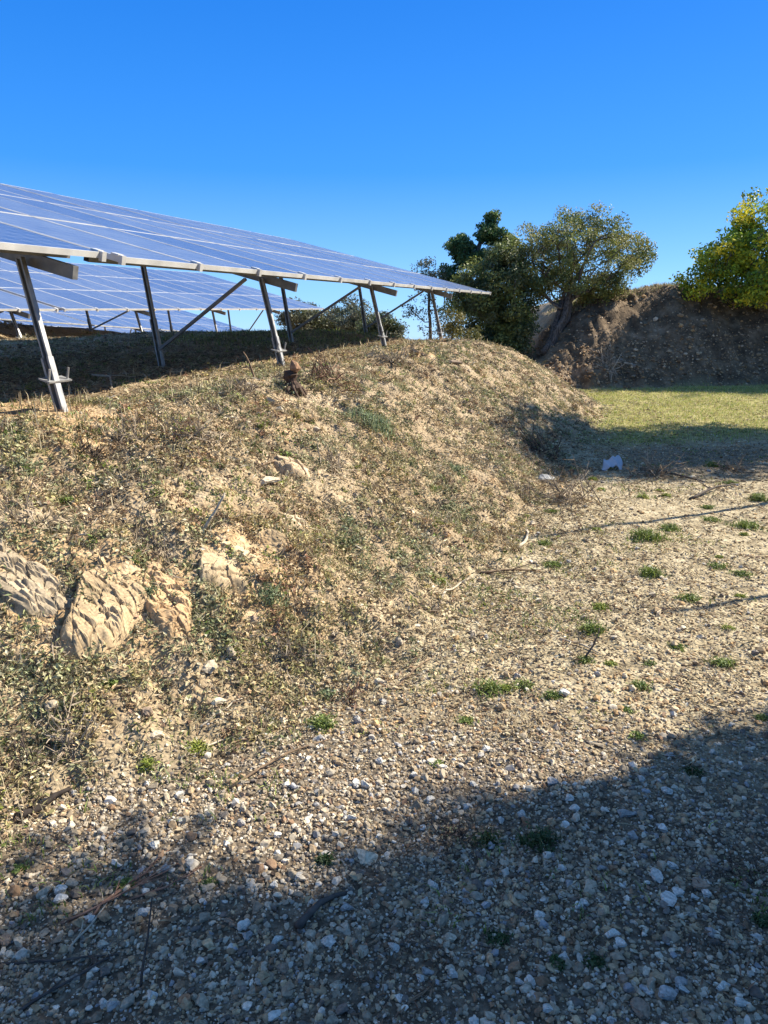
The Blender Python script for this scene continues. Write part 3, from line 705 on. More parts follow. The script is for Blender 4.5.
# rubble on the bank
def wb(x, y):
    s, b, g, v = zones(x, y); yf = 18.2 + .23 * (x - 4.9); return b * (.25 + .75 * (1 - sst(.3, 1.8, y - yf)))
x = rng.uniform(4.2, 15, 26000); y = rng.uniform(18, 23.5, 26000); k = rng.random(26000) < wb(x, y); x, y = x[k], y[k]
sz = np.clip(np.exp(rng.normal(math.log(.02), .5, len(x))), .01, .09)
v, f, c = place_stones(x, y, sz, variants=VS, cols=pebble_cols(len(x)) * np.array([.9, .78, .66]))
g = mesh_np('rubble', v, f, M_STONE, col=c); tag(g, 'loose rubble lying on the dark bank', kind='stuff')

LOOSE = [
    (-0.15, 1.57, 0.0268, 0.55, 'w', 'large bluish-white wedge stone lying in the foreground shade left of centre'),
    (0.15, 1.78, 0.0222, 0.60, 'w', 'white leaf-shaped stone just below the dark twig patch'),
    (0.18, 1.58, 0.0201, 0.73, 't', 'pale tan block stone in the shaded gravel below the white leaf-shaped one'),
    (0.11, 1.48, 0.0190, 1.00, 'g', 'rounded tan-grey stone near the bottom beside a thin bent twig'),
    (-0.29, 1.58, 0.0227, 0.76, 'w', 'pale wedge stone at the lower end of the grey stick'),
    (-0.26, 1.49, 0.0215, 0.82, 'b', 'brown knobbly stone among pale gravel near the bottom left'),
    (0.61, 1.76, 0.0266, 0.67, 't', 'smooth oval tan stone touching two small white ones in the shade'),
    (0.54, 1.84, 0.0201, 0.69, 'w', 'small bluish-white stone below the shaded green weeds'),
    (0.82, 1.80, 0.0296, 0.45, 'w', 'long flat bluish-white stone in the shade right of the oval tan one'),
    (0.82, 1.71, 0.0366, 0.35, 'w', 'widest flat white stone in the shaded gravel on the right'),
    (0.62, 1.59, 0.0227, 0.82, 'w', 'bright white stone with a round end beside a small weed in the shade'),
    (1.01, 1.59, 0.0214, 0.56, 'w', 'white egg-shaped stone close to the right edge'),
    (0.93, 1.56, 0.0187, 1.00, 't', 'upright tan oval stone left of the white egg-shaped one'),
    (0.89, 1.60, 0.0201, 0.87, 'g', 'grey rounded stone in the dark debris at the right'),
    (0.70, 1.41, 0.0279, 0.77, 'g', 'big bluish-grey stone at the bottom edge right of centre'),
    (0.87, 1.39, 0.0239, 1.00, 'w', 'big white stone in the bottom right corner'),
    (0.62, 1.37, 0.0335, 0.64, 'b', 'broad grey-brown stone cut by the bottom edge'),
    (0.85, 1.44, 0.0215, 0.76, 'w', 'white stone above the big one in the bottom right corner'),
    (0.94, 1.76, 0.0355, 0.54, 'b', 'low brown clod in the shaded gravel at the right'),
    (0.62, 2.27, 0.0293, 0.75, 'g', 'grey-white stone right at the edge of the foreground shade'),
    (0.65, 2.18, 0.0211, 1.00, 'w', 'steep bluish stone just inside the shade edge'),
    (1.14, 2.24, 0.0256, 0.93, 't', 'round tan stone in the shade below the dark weed'),
    (1.01, 2.23, 0.0330, 0.44, 'w', 'slanting long white stone near the shade edge'),
    (0.82, 2.09, 0.0338, 0.60, 'g', 'flat grey stone in the shade below the slanting white one'),
    (0.56, 2.04, 0.0203, 0.92, 'o', 'orange-tan stone alone in the shaded gravel'),
    (0.83, 2.96, 0.0302, 0.77, 'w', 'pale stone in the sunlit track beside a green tuft'),
    (-0.02, 3.07, 0.0311, 0.85, 'c', 'cream stone in the sun at the foot of the slope'),
    (-0.01, 2.91, 0.0270, 0.67, 'g', 'small grey stone right below the cream one'),
    (-0.43, 2.72, 0.0254, 1.00, 'c', 'cream angular stone at the lower edge of the scrub'),
    (0.15, 2.29, 0.0220, 1.00, 't', 'tan stone standing up just above the shade edge'),
    (-0.06, 1.89, 0.0496, 0.41, 'c', 'flat cream slab with a ragged edge in the foreground gravel'),
    (-0.70, 2.73, 0.0380, 0.67, 'c', 'cream block lying beside a dark hollow at the foot of the slope'),
    (-0.69, 2.68, 0.0254, 1.00, 'c', 'smaller cream block right under the one beside the dark hollow'),
    (-1.27, 2.45, 0.0380, 0.65, 't', 'tan slab stone low on the slope near the left edge'),
    (-0.77, 2.85, 0.0568, 0.54, 't', 'broad tan rock above the cream blocks'),
    (-1.11, 2.13, 0.0211, 0.83, 'c', 'cream stone beside the blackened branch at the lower left'),
    (0.44, 4.88, 0.0359, 0.90, 'o', 'orange-cream stone on the lower slope left of the pale stick'),
    (1.28, 5.94, 0.0387, 1.00, 'c', 'cream stone in the sun just above the pale stick'),
    (1.78, 7.62, 0.1099, 0.45, 'w', 'pale flat slab in the shade at the slope foot left of the white scrap'),
    (0.97, 4.16, 0.0279, 1.00, 'c', 'small pale stone in the middle of the sunlit track'),
    (-0.75, 4.55, 0.0907, 0.39, 'c', 'pale slab half buried high on the slope'),
    (-1.02, 1.58, 0.0214, 1.00, 'b', 'pinkish-brown stone at the left edge low in the photo'),
    (1.03, 10.46, 0.12, 0.4, 'b', 'flat brown stone lying on the crest of the slope'),
    (0.45, 10.58, 0.0870, 0.58, 'o', 'orange-tan stone on the skyline under the last post'),
]

SCOL = dict(w=(.54, .51, .44), t=(.42, .35, .25), g=(.34, .32, .29), b=(.27, .2, .14), c=(.62, .52, .37), o=(.5, .33, .19))
BIGV = [stone_variant(ICO3, 14) for _ in range(10)]
def big_stone(x, y, r, asp, col, label, group=None, name='stone', sink=.18):
    V, F = BIGV[random.randrange(len(BIGV))]
    V = V * np.array([r, r * rng.uniform(.65, .95), r * min(asp, .8)])
    a = rng.uniform(-.6, .6); c, s = math.cos(a), math.sin(a); V = V @ np.array([[c, s, 0], [-s, c, 0], [0, 0, 1]])
    b = rng.uniform(-.25, .25); c, s = math.cos(b), math.sin(b); V = V @ np.array([[1, 0, 0], [0, c, s], [0, -s, c]])
    C = np.broadcast_to(np.array(col) * rng.uniform(.9, 1.1), V.shape) * (1 + .12 * rng.normal(size=(len(V), 1)))
    o = mesh_np(name, V, F, M_STONE, col=np.clip(C, .02, .9)); o.location = (x, y, float(height(x, y)) - V[:, 2].min() - sink * np.ptp(V[:, 2]))
    tag(o, label, 'stone', group); return o
for x, y, r, asp, c, lab in LOOSE: big_stone(x, y, r, asp, SCOL[c], lab)
def more_stones(n, y0, y1, wf, r0, r1, cols, label, group, pw=1.0, xk=.55, xo=0.0):
    x, y = field_pts(n, y0, y1, wf, pw=pw, xk=xk, xo=xo)
    for a, b in zip(x, y): big_stone(a, b, rng.uniform(r0, r1) * (1 + .08 * b), rng.uniform(.5, 1), SCOL[random.choice(cols)], label, group)
more_stones(90, 1.3, 2.9, lambda x, y: zones(x, y)[3] * (1 - zones(x, y)[0]), .012, .021, 'wwwg', 'small pale angular stone in the foreground gravel', 'small pale stones in the foreground gravel')
more_stones(50, 1.3, 2.9, lambda x, y: zones(x, y)[3] * (1 - zones(x, y)[0]), .011, .02, 'tbgo', 'small tan or brown stone in the foreground gravel', 'small tan stones in the foreground gravel')
more_stones(60, 3, 9, lambda x, y: (1 - zones(x, y)[0]) * (1 - zones(x, y)[1]), .012, .022, 'cctg', 'small cream stone lying on the sunlit track', 'small cream stones on the sunlit track', pw=1.2)
more_stones(75, 2.2, 13, lambda x, y: zones(x, y)[0] * (ac(x, y)[1] < 3.6), .014, .032, 'ottcb', 'small ochre stone among the scrub of the slope', 'small ochre stones on the slope', pw=1.2)


# ------------------------------------------------------------------ ground cover
def blades(x, y, h, wd, cols, lean=.5, z=None):
    n = len(x); z = height(x, y) if z is None else z
    th = rng.uniform(0, 6.283, n); d = np.stack([np.cos(th), np.sin(th), np.zeros(n)], 1); sd = np.stack([-np.sin(th), np.cos(th), np.zeros(n)], 1)
    ph = rng.uniform(0, 6.283, n); ld = np.stack([np.cos(ph), np.sin(ph), np.zeros(n)], 1) * (rng.random((n, 1)) * lean)
    b = np.stack([x, y, z - .004], 1); h = h[:, None]; wd = wd[:, None]
    m = b + (ld * .4 + [0, 0, 1]) * h * .55; t = b + (ld * 1.3 + np.array([0, 0, .9])) * h
    V = np.stack([b - sd * wd, b + sd * wd, m + sd * wd * .7, t, m - sd * wd * .7], 1).reshape(-1, 3)
    i = np.arange(n)[:, None] * 5
    F = np.vstack([i + [0, 1, 2, 4], i + [4, 2, 3, 3]])
    # use quads only: degenerate tip -> split as two tris
    Fq = i + [0, 1, 2, 4]; Ft = i + [4, 2, 3]
    F3 = np.vstack([i + [0, 1, 2], i + [0, 2, 4], Ft])
    C = np.repeat(cols, 5, axis=0)
    return V, F3, C
def flat_leaves(pos, size, cols, aspect=.5, tilt=.6, nbase=None):
    n = len(pos); nrm = rng.normal(size=(n, 3)) * tilt + (nbase if nbase is not None else np.array([0, 0, 1.])); nrm /= np.linalg.norm(nrm, axis=1)[:, None]
    t = np.cross(nrm, rng.normal(size=(n, 3))); t /= np.linalg.norm(t, axis=1)[:, None]; b = np.cross(nrm, t); s = size[:, None]
    asp = aspect if np.isscalar(aspect) else aspect[:, None]
    V = np.stack([pos - t * s, pos - b * s * asp + nrm * s * .15, pos + t * s, pos + b * s * asp + nrm * s * .15], 1).reshape(-1, 3)
    i = np.arange(n)[:, None] * 4
    return V, np.vstack([i + [0, 1, 2], i + [0, 2, 3]]), np.repeat(cols, 4, axis=0)
def pick(cols, n, j=(.7, 1.3)):
    cols = np.asarray(cols, float); return cols[rng.integers(0, len(cols), n)] * rng.uniform(*j, (n, 1))
def merge(name, parts, mat, **kw):
    V = []; F = []; C = []; off = 0
    for v, f, c in parts: V.append(v); F.append(f + off); C.append(c); off += len(v)
    return mesh_np(name, np.vstack(V), np.vstack(F), mat, col=np.vstack(C), **kw)
TANL = [(.46, .38, .23), (.36, .29, .18), (.56, .48, .32), (.24, .19, .12), (.42, .37, .24), (.15, .12, .085)]
SAGE = [(.34, .33, .18), (.26, .27, .13), (.42, .39, .24), (.15, .17, .08), (.36, .35, .17)]
GRN = [(.19, .25, .05), (.13, .19, .04), (.24, .28, .07), (.10, .14, .04)]
RED = [(.22, .14, .09), (.13, .09, .06), (.28, .18, .12)]
ROCKP = [(-1.24, 3.04, .16), (-1.56, 2.86, .15), (-1.7, 3.18, .12), (-.73, 3.56, .15), (-.62, 3.72, .1), (-.82, 3.42, .1), (-.55, 4.06, .1), (-1.0, 3.06, .1), (-2.35, 5.1, .45), (-2.0, 4.6, .25), (-2.9, 5.0, .6), (-.95, 3.3, .12), (-1.35, 2.75, .12)]
def on_rock(x, y):
    m = np.zeros(np.shape(x))
    for a, b, r in ROCKP: m = np.maximum(m, (.93 if r > .2 else .72) * (1 - sst(r * .8, r * 1.25, np.hypot(x - a, y - b))))
    return m
def slope_w(x, y):
    s, b, g, v = zones(x, y); a, c = ac(x, y)
    back = sst(3.9, 4.4, c)
    bare = np.clip(fbm(x, y, .45, 4, 131) * 2.6 + .8, .22, 1); bare = bare * (1 - on_rock(x, y))
    return s * (1 - b) * bare * (1 - .85 * back)
tuft = []
# low tufts of small leaves covering the slope
def tufts(n, y0, y1, wf, leafn, rad, ht, lsz, pal, pw=1.1, xk=.66, xo=.6, stalk=6):
    x, y = field_pts(n, y0, y1, wf, pw=pw, xk=xk, xo=xo); n = len(x); z = height(x, y)
    k = leafn; m = n * k
    c = np.repeat(np.stack([x, y, z], 1), k, axis=0); R = np.repeat(rad * rng.uniform(.5, 1.5, n), k)[:, None]; Hh = np.repeat(ht * rng.uniform(.4, 1.7, n), k)
    d = rng.normal(size=(m, 3)); d /= np.linalg.norm(d, axis=1)[:, None]; d *= rng.random((m, 1)) ** .6
    p = c + np.stack([d[:, 0] * R[:, 0], d[:, 1] * R[:, 0], np.abs(d[:, 2]) * Hh], 1)
    zz_ = height_base(p[:, 0], p[:, 1]) - height_base(c[:, 0], c[:, 1]); p[:, 2] += zz_
    pc = pick(pal, n, (.75, 1.25)); gp = sst(.0, .22, fbm(x, y, .75, 3, 241))[:, None]; warm = sst(.05, .3, fbm(x, y, .5, 3, 251))[:, None]
    pc = np.where(rng.random((n, 1)) < gp * .75, pick(SAGE * 2 + [(.26, .28, .16), (.21, .24, .13)], n, (.8, 1.2)), pc); pc = pc * (1 + warm * np.array([.12, -.03, -.12])); cols = np.repeat(pc, k, axis=0) * rng.uniform(.6, 1.45, (m, 1))
    far = 1 + .05 * np.repeat(y, k)
    out = [flat_leaves(p, lsz * far * rng.uniform(.5, 1.4, m), cols, rng.uniform(.25, .55, m), 1.0)]
    if stalk:
        xs = np.repeat(x, stalk) + rng.normal(size=n * stalk) * rad * .5; ys = np.repeat(y, stalk) + rng.normal(size=n * stalk) * rad * .5
        out.append(blades(xs, ys, ht * rng.uniform(.5, 2.2, len(xs)), (.0012 + .0004 * ys), np.repeat(pick(TANL, n), stalk, axis=0), lean=1.2))
    return out
def mixpal(): return SAGE * 4 + TANL * 6 + RED * 2 + GRN
tuft += tufts(15000, 1.7, 20, slope_w, 22, .055, .035, .0105, mixpal(), pw=1.35, stalk=2)
tuft += tufts(2600, 1.7, 20, lambda x, y: slope_w(x, y) * (fbm(x, y, .4, 3, 141) > .05), 44, .08, .075, .0095, SAGE * 3 + GRN + RED + TANL, pw=1.35, stalk=3)
# dead leaf and stalk litter lying flat
def litter_w(x, y):
    s, b, g, v = zones(x, y); return np.clip((.25 + .5 * (1 - sst(-.4, 1.6, -ac(x, y)[1] + .9))) * (1 - v) + .9 * s + .05, 0, 1) * (1 - b) * np.clip(.65 + fbm(x, y, .5, 3, 151) * 1.5, .12, 1) * (1 - on_rock(x, y))
x, y = field_pts(120000, 1.5, 18, litter_w, pw=1.35)
tuft.append(flat_leaves(np.stack([x, y, height(x, y) + rng.uniform(0, .012, len(x))], 1), rng.uniform(.004, .016, len(x)) * (1 + .06 * y), pick(TANL + TANL + RED + [(.62, .56, .42)], len(x)), rng.uniform(.2, .6, len(x)), .5))
x, y = field_pts(34000, 1.4, 16, lambda x, y: np.clip(litter_w(x, y) + .03, 0, 1) * (1 - .7 * zones(x, y)[3]), pw=1.35)
tuft.append(flat_leaves(np.stack([x, y, height(x, y) + rng.uniform(.002, .03, len(x))], 1), rng.uniform(.012, .022 + .006 * np.clip(y, 1, 8), len(x)), pick(TANL * 2 + RED + [(.5, .46, .38)], len(x)), .035 + .004 * y, .35))
# dark plant debris gathered in the shaded gravel and at the foot of the scrub
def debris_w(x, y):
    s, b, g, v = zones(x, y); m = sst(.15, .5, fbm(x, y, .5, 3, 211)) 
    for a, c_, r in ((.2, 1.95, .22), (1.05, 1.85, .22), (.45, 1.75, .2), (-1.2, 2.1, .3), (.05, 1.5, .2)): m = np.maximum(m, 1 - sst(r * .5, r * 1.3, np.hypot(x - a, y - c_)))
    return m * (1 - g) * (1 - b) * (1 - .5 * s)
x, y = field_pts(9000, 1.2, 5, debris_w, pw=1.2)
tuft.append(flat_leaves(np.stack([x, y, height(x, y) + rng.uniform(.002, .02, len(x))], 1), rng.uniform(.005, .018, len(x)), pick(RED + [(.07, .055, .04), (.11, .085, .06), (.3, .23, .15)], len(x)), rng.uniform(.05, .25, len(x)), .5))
# upright dry stems along the lip of the terrace
def lip_w(x, y):
    a, c = ac(x, y); return sst(2.6, 3.2, c) * (1 - sst(4.6, 6, c)) * np.clip(.3 + 2 * fbm(x, y, .7, 2, 161), .05, 1)
x, y = field_pts(2600, 3, 19, lip_w, pw=1.2)
tuft.append(blades(x, y, rng.uniform(.04, .15, len(x)), .0014 + .0005 * y, pick(TANL, len(x)), lean=.35))
g = merge('ground_cover', tuft, M_LITTER); tag(g, 'dry leaf litter and low scrub covering the slope', kind='stuff')
# grass: far field, crest and green flecks
gr = []
def grass_w(x, y):
    s, b, g, v = zones(x, y); return np.clip(g * np.clip(.75 + fbm(x, y, .8, 3, 171), .2, 1), 0, 1)
x = rng.uniform(-1, 14, 150000); y = rng.uniform(8.5, 20.5, 150000); k = rng.random(len(x)) < grass_w(x, y); x, y = x[k], y[k]
GP = [(.46, .45, .12), (.36, .42, .09), (.52, .48, .18), (.25, .33, .06), (.6, .53, .26)]
gr.append(blades(x, y, rng.uniform(.02, .065, len(x)), rng.uniform(.003, .007, len(x)), pick(GP, len(x)), lean=1.0))
def crest_w(x, y):
    a, c = ac(x, y); return sst(4.5, 5.2, c) * (1 - sst(8, 9, c)) * sst(9.5, 11.5, a) * (1 - sst(17, 19, a))
x = rng.uniform(-8, 3, 60000); y = rng.uniform(9, 19, 60000); k = rng.random(len(x)) < crest_w(x, y) * .55; x, y = x[k], y[k]
gr.append(blades(x, y, rng.uniform(.03, .10, len(x)), rng.uniform(.003, .007, len(x)), pick(GRN + GP, len(x)), lean=.8))
def green_w(x, y):
    s, b, g, v = zones(x, y); return np.clip(fbm(x, y, .8, 3, 181) * 2.4 - .2 + .35 * s, 0, 1) * (fbm(x, y, .12, 2, 191) > .12) * (1 - b)
x, y = field_pts(36000, 1.6, 13, green_w, pw=1.3)
gr.append(blades(x, y, rng.uniform(.012, .045, len(x)), .0017 + .0006 * y, pick(GRN + [(.28, .33, .09), (.22, .28, .12)], len(x)), lean=1.2))
def moss_w(x, y):
    s, b, g, v = zones(x, y); return (1 - s) * (1 - b) * (1 - v) * sst(.05, .3, fbm(x, y, .22, 3, 201)) * sst(-.1, .25, fbm(x, y, 1.1, 2, 205) + .12)
x, y = field_pts(26000, 2.6, 9.5, moss_w, pw=1.1)
gr.append(blades(x, y, rng.uniform(.01, .028, len(x)), .002 + .0006 * y, pick([(.27, .29, .07), (.18, .25, .05), (.36, .35, .11)], len(x)), lean=1.3))
# grass along the top of the bank
x = rng.uniform(5.2, 13, 9000); y = 18.2 + .23 * (x - 4.9) + 2.7 + rng.random(9000) ** 1.5 * 3; k = fbm(x, y, .9, 2, 221) > -.05; x, y = x[k], y[k]
gr.append(blades(x, y, rng.uniform(.04, .16, len(x)), rng.uniform(.004, .008, len(x)), pick(GRN + TANL * 2, len(x)), lean=.8))
g = merge('short_grass', gr, M_LEAF); tag(g, 'short yellow-green grass of the flat field and crest', kind='stuff')

WEEDS = [
    (1.55, 3.48, 0.043, 'l', 'flat bright green tuft on the sunlit track'),
    (1.70, 3.28, 0.056, 'l', 'brightest green weed on the sunlit track near the right edge'),
    (1.34, 3.29, 0.030, 'l', 'small green tuft left of the brightest weed'),
    (1.04, 2.61, 0.029, 'l', 'round moss-green cushion just above the foreground shade'),
    (1.63, 2.76, 0.026, 'l', 'green tuft cut by the right edge above the shade'),
    (1.02, 3.31, 0.041, 'l', 'low yellow-green weed in the middle of the track'),
    (0.77, 2.95, 0.033, 'l', 'flat weed beside the pale sunlit stone'),
    (0.66, 3.05, 0.048, 'l', 'wide olive-green weed left of the pale sunlit stone'),
    (1.16, 2.35, 0.034, 'd', 'dark green weed in the shade below the sunlit edge at the right'),
    (1.08, 2.83, 0.026, 'l', 'small yellow-green weed above the moss cushion'),
    (0.35, 2.72, 0.038, 'l', 'leafy green weed at the foot of the slope right of centre'),
    (0.20, 2.40, 0.023, 'l', 'bright little weed just above the shade edge'),
    (-0.26, 2.70, 0.055, 'l', 'wide fresh green weed trailing at the lower edge of the scrub'),
    (-0.26, 2.95, 0.037, 's', 'grey-green herb above the trailing green weed'),
    (-1.11, 2.63, 0.029, 'l', 'green herb low on the slope near the tan slab'),
    (-0.74, 2.50, 0.051, 'y', 'spreading yellow-green weed where slope meets gravel'),
    (-0.89, 2.36, 0.027, 'y', 'small bright yellow-green sprout left of the spreading weed'),
    (-0.18, 1.87, 0.025, 'd', 'dark green weed beside the cream slab'),
    (0.31, 1.59, 0.029, 'd', 'tall dark green weed in the foreground shade'),
    (0.50, 1.95, 0.055, 'd', 'largest dark green weed clump in the shaded gravel'),
    (0.55, 1.51, 0.024, 'd', 'small green weed near the bottom edge right of centre'),
    (0.45, 1.50, 0.020, 'd', 'small green weed left of its twin near the bottom edge'),
    (1.05, 1.64, 0.025, 'd', 'dark weed in the shade at the right edge'),
    (0.66, 6.50, 0.139, 's', 'feathery green herb on the slope in the sun'),
    (-0.08, 6.44, 0.156, 's', 'pale green herb high on the slope'),
    (0.41, 5.89, 0.076, 'l', 'fresh green tuft below the feathery herb'),
    (-0.52, 1.78, 0.018, 'l', 'small green weed at the shade edge among the reddish twigs'),
    (-0.77, 1.78, 0.027, 'l', 'green weed among the reddish twigs'),
    (-1.08, 3.08, 0.051, 's', 'grey-green herb growing on the rock ledge'),
    (-1.66, 3.61, 0.047, 'l', 'bright green sprig on the upper slope at the left'),
    (-0.24, 4.23, 0.081, 's', 'sage-green herb right of the big pale outcrop'),
    (-0.57, 3.37, 0.076, 's', 'sage-green herb under the big pale outcrop'),
    (0.34, 1.97, 0.049, 'd', 'dark weed with pale blades beside the twig patch'),
    (1.14, 3.28, 0.025, 'y', 'tiny yellow-green tuft among small stones on the track'),
    (0.57, 3.02, 0.028, 'y', 'yellowish tuft at the left side of the track'),
    (1.27, 5.39, 0.055, 'l', 'small weed at the end of the narrow shadow'),
    (-1.12, 1.85, 0.019, 'l', 'small green weed at the left edge above the dark corner'),
]
def extra_weeds(n):
    x, y = field_pts(n, 2.7, 8.5, lambda x, y: (1 - zones(x, y)[0]) * (1 - zones(x, y)[3]) * (x > .1), pw=1.4, xk=.55, xo=0)
    return [(float(a), float(b), float(r), 'l' if r > .045 else 'y', 'small low yellow-green tuft on the sunlit track') for a, b, r in zip(x, y, np.exp(rng.normal(math.log(.034), .45, len(x))) * (1 + .05 * y))]
WEEDS += extra_weeds(34)
BRUSH = [
    (-1.74, 4.10, 0.115, 'dark tangled dry bush beside the foot of the thick leaning post'),
    (-1.63, 3.15, 0.107, 'grey dry bush on the slope at the left edge'),
    (-1.09, 3.36, 0.123, 'tangled dry bush between the two pale outcrops'),
    (-1.22, 6.05, 0.127, 'pale dry bush on the terrace lip left of the stump'),
    (-0.55, 7.28, 0.254, 'wide reddish dry bush on the lip right of the stump'),
    (-1.58, 4.40, 0.136, 'pale wiry bush on the lip near the thick post'),
    (1.82, 6.76, 0.292, 'heap of dry twigs in the hollow at the slope foot'),
    (1.29, 6.58, 0.163, 'dry twigs beside the pale flat slab'),
    (-0.16, 2.94, 0.068, 'reddish dry twiglets at the scrub edge'),
    (-1.17, 2.36, 0.084, 'brown dry brush low at the left edge'),
    (-1.28, 2.21, 0.070, 'dark dry brush in the lower left'),
    (0.22, 1.99, 0.055, 'dark twig patch in the foreground shade'),
    (1.09, 1.81, 0.053, 'dark dry debris in the shade at the right edge'),
    (5.90, 18.87, 0.339, 'round dry shrub at the foot of the bank'),
    (1.90, 8.57, 0.206, 'low dark brush in the shade on the slope foot'),
    (3.03, 7.94, 0.251, 'sparse dry twigs beside the bluish gravel'),
    (-1.18, 4.51, 0.130, 'grey-brown brush high on the slope below the second post'),
    (-0.45, 3.13, 0.096, 'brown low brush under the pale outcrop'),
    (-1.33, 2.70, 0.082, 'brown brush below the left outcrop'),
    (0.27, 3.89, 0.089, 'dry brown sprig on the lower slope'),
    (0.14, 9.38, 0.155, 'dry grassy bush on the lip under the third post'),
    (-0.41, 5.29, 0.152, 'brown brush in the middle of the slope'),
    (4.16, 8.29, 0.142, 'upright dry twig bunch near the right edge'),
    (-0.03, 4.69, 0.104, 'tan brush in the middle of the lower slope'),
]
TWIGS = [
    (-0.24, 1.62, -0.11, 1.74, 0.0127, 0.00, 'd', 'thick grey stick lying in the shaded gravel'),
    (-1.22, 2.04, -1.11, 2.20, 0.0152, 0.00, 'k', 'blackened branch lying at the lower left'),
    (-0.90, 1.64, -0.63, 1.88, 0.0042, 0.00, 'r', 'longest reddish twig of the bundle at the lower left'),
    (-0.85, 1.61, -0.71, 1.82, 0.0042, 0.00, 'r', 'reddish twig at the left end of the bundle'),
    (-0.82, 1.71, -0.68, 1.93, 0.0044, 0.00, 'r', 'upper reddish twig of the bundle'),
    (-0.74, 1.73, -0.56, 1.85, 0.0037, 0.00, 'r', 'right end reddish twig of the bundle'),
    (-0.94, 3.57, -0.83, 3.62, 0.0104, 0.20, 'p', 'pale stick standing slanted on the slope'),
    (1.03, 5.24, 1.19, 5.70, 0.0155, 0.00, 'p', 'short pale stick on the lower slope'),
    (-0.85, 1.53, -0.80, 1.73, 0.0040, 0.00, 'p', 'pale crooked twig at the left shade edge'),
    (-0.61, 1.44, -0.58, 1.49, 0.0038, 0.22, 'd', 'thin dark twig standing in the shaded gravel'),
    (-1.00, 1.51, -0.70, 1.54, 0.0040, 0.00, 'd', 'long dark twig in the lower left corner'),
    (-0.88, 1.37, -0.72, 1.53, 0.0048, 0.00, 'd', 'second dark branch in the bottom left corner'),
    (0.11, 1.40, 0.16, 1.51, 0.0036, 0.00, 'b', 'bent brown twig beside the rounded tan-grey stone'),
    (0.04, 1.37, 0.14, 1.45, 0.0036, 0.00, 'b', 'brown twig at the bottom edge'),
    (-0.75, 2.60, -0.60, 2.80, 0.0051, 0.00, 'p', 'thin pale twig across the scrub foot'),
    (-0.56, 2.25, -0.22, 2.58, 0.0055, 0.00, 'b', 'brown twig at the upper edge of the gravel'),
    (0.96, 3.59, 1.12, 3.38, 0.0069, 0.00, 'p', 'thin curved pale twig on the track'),
    (3.01, 8.21, 3.49, 7.57, 0.0175, 0.00, 'd', 'dark twig in the hollow right of the white scrap'),
    (3.05, 6.90, 3.84, 7.49, 0.0150, 0.00, 'd', 'dark twig near the right edge of the hollow'),
    (0.34, 4.02, 0.58, 4.50, 0.0091, 0.00, 'p', 'pale forked twig on the lower slope'),
    (-0.86, 4.67, -0.63, 5.24, 0.0099, 0.00, 'b', 'brown root on the upper slope'),
    (-1.21, 2.80, -1.10, 3.00, 0.0063, 0.00, 'b', 'brown twig over the left outcrop'),
    (1.02, 3.32, 1.10, 3.37, 0.0063, 0.15, 'd', 'small upright twig in the middle of the track'),
    (0.66, 4.61, 1.10, 4.74, 0.0104, 0.00, 'b', 'brown twig across the end of the narrow shadow'),
    (-0.79, 2.43, -0.59, 2.61, 0.0057, 0.00, 'p', 'pale twig in the yellow-green weed'),
    (0.05, 3.02, 0.24, 3.34, 0.0058, 0.00, 'b', 'thin brown twig at the slope foot in the sun'),
    (-3.21, 7.88, -2.51, 6.63, 0.0137, 0.00, 'p', 'thin pale stick on the shaded terrace'),
    (-1.22, 6.83, -1.33, 6.88, 0.0118, 0.28, 'b', 'dry stem standing on the lip left of the stump'),
]

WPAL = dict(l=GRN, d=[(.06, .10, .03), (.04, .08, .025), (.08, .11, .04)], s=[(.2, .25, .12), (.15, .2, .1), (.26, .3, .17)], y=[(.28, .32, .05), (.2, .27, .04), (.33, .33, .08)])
for x, y, r, c, lab in WEEDS:
    r *= 1.2; flat_ = rng.uniform(.45, 1.1); ex, ey = rng.uniform(.7, 1.3, 2)
    n = int(110 + 900 * r); rr = r * (rng.random(n) ** .6); th = rng.uniform(0, 6.283, n)
    rr = rr * (1 + .35 * np.sin(th * 3 + r * 90)); px, py = rr * np.cos(th) * ex, rr * np.sin(th) * ey; h = r * flat_ * rng.uniform(.25, .9, n) * (1.15 - rr / r * .6)
    V, F, C = blades(px, py, h, .0022 + .0005 * y + 0 * px, pick(WPAL[c], n), lean=1.0, z=height_base(x + px, y + py) - float(height_base(x, y)))
    m = int(n * 1.3); q = np.stack([rng.normal(size=m) * r * .42, rng.normal(size=m) * r * .36, rng.uniform(.05, .55, m) * r * flat_], 1)
    V2, F2, C2 = flat_leaves(q, rng.uniform(.0035, .008, m) * (1 + .07 * y), pick(WPAL[c], m), .45, .8)
    o = mesh_np('weed', np.vstack([V, V2]), np.vstack([F, F2 + len(V)]), M_LEAF, col=np.vstack([C, C2])); o.location = (x, y, float(height(x, y))); tag(o, lab, 'weed', 'small tufts on the sunlit track' if lab.startswith('small low yellow') else 'green weeds on the ground')
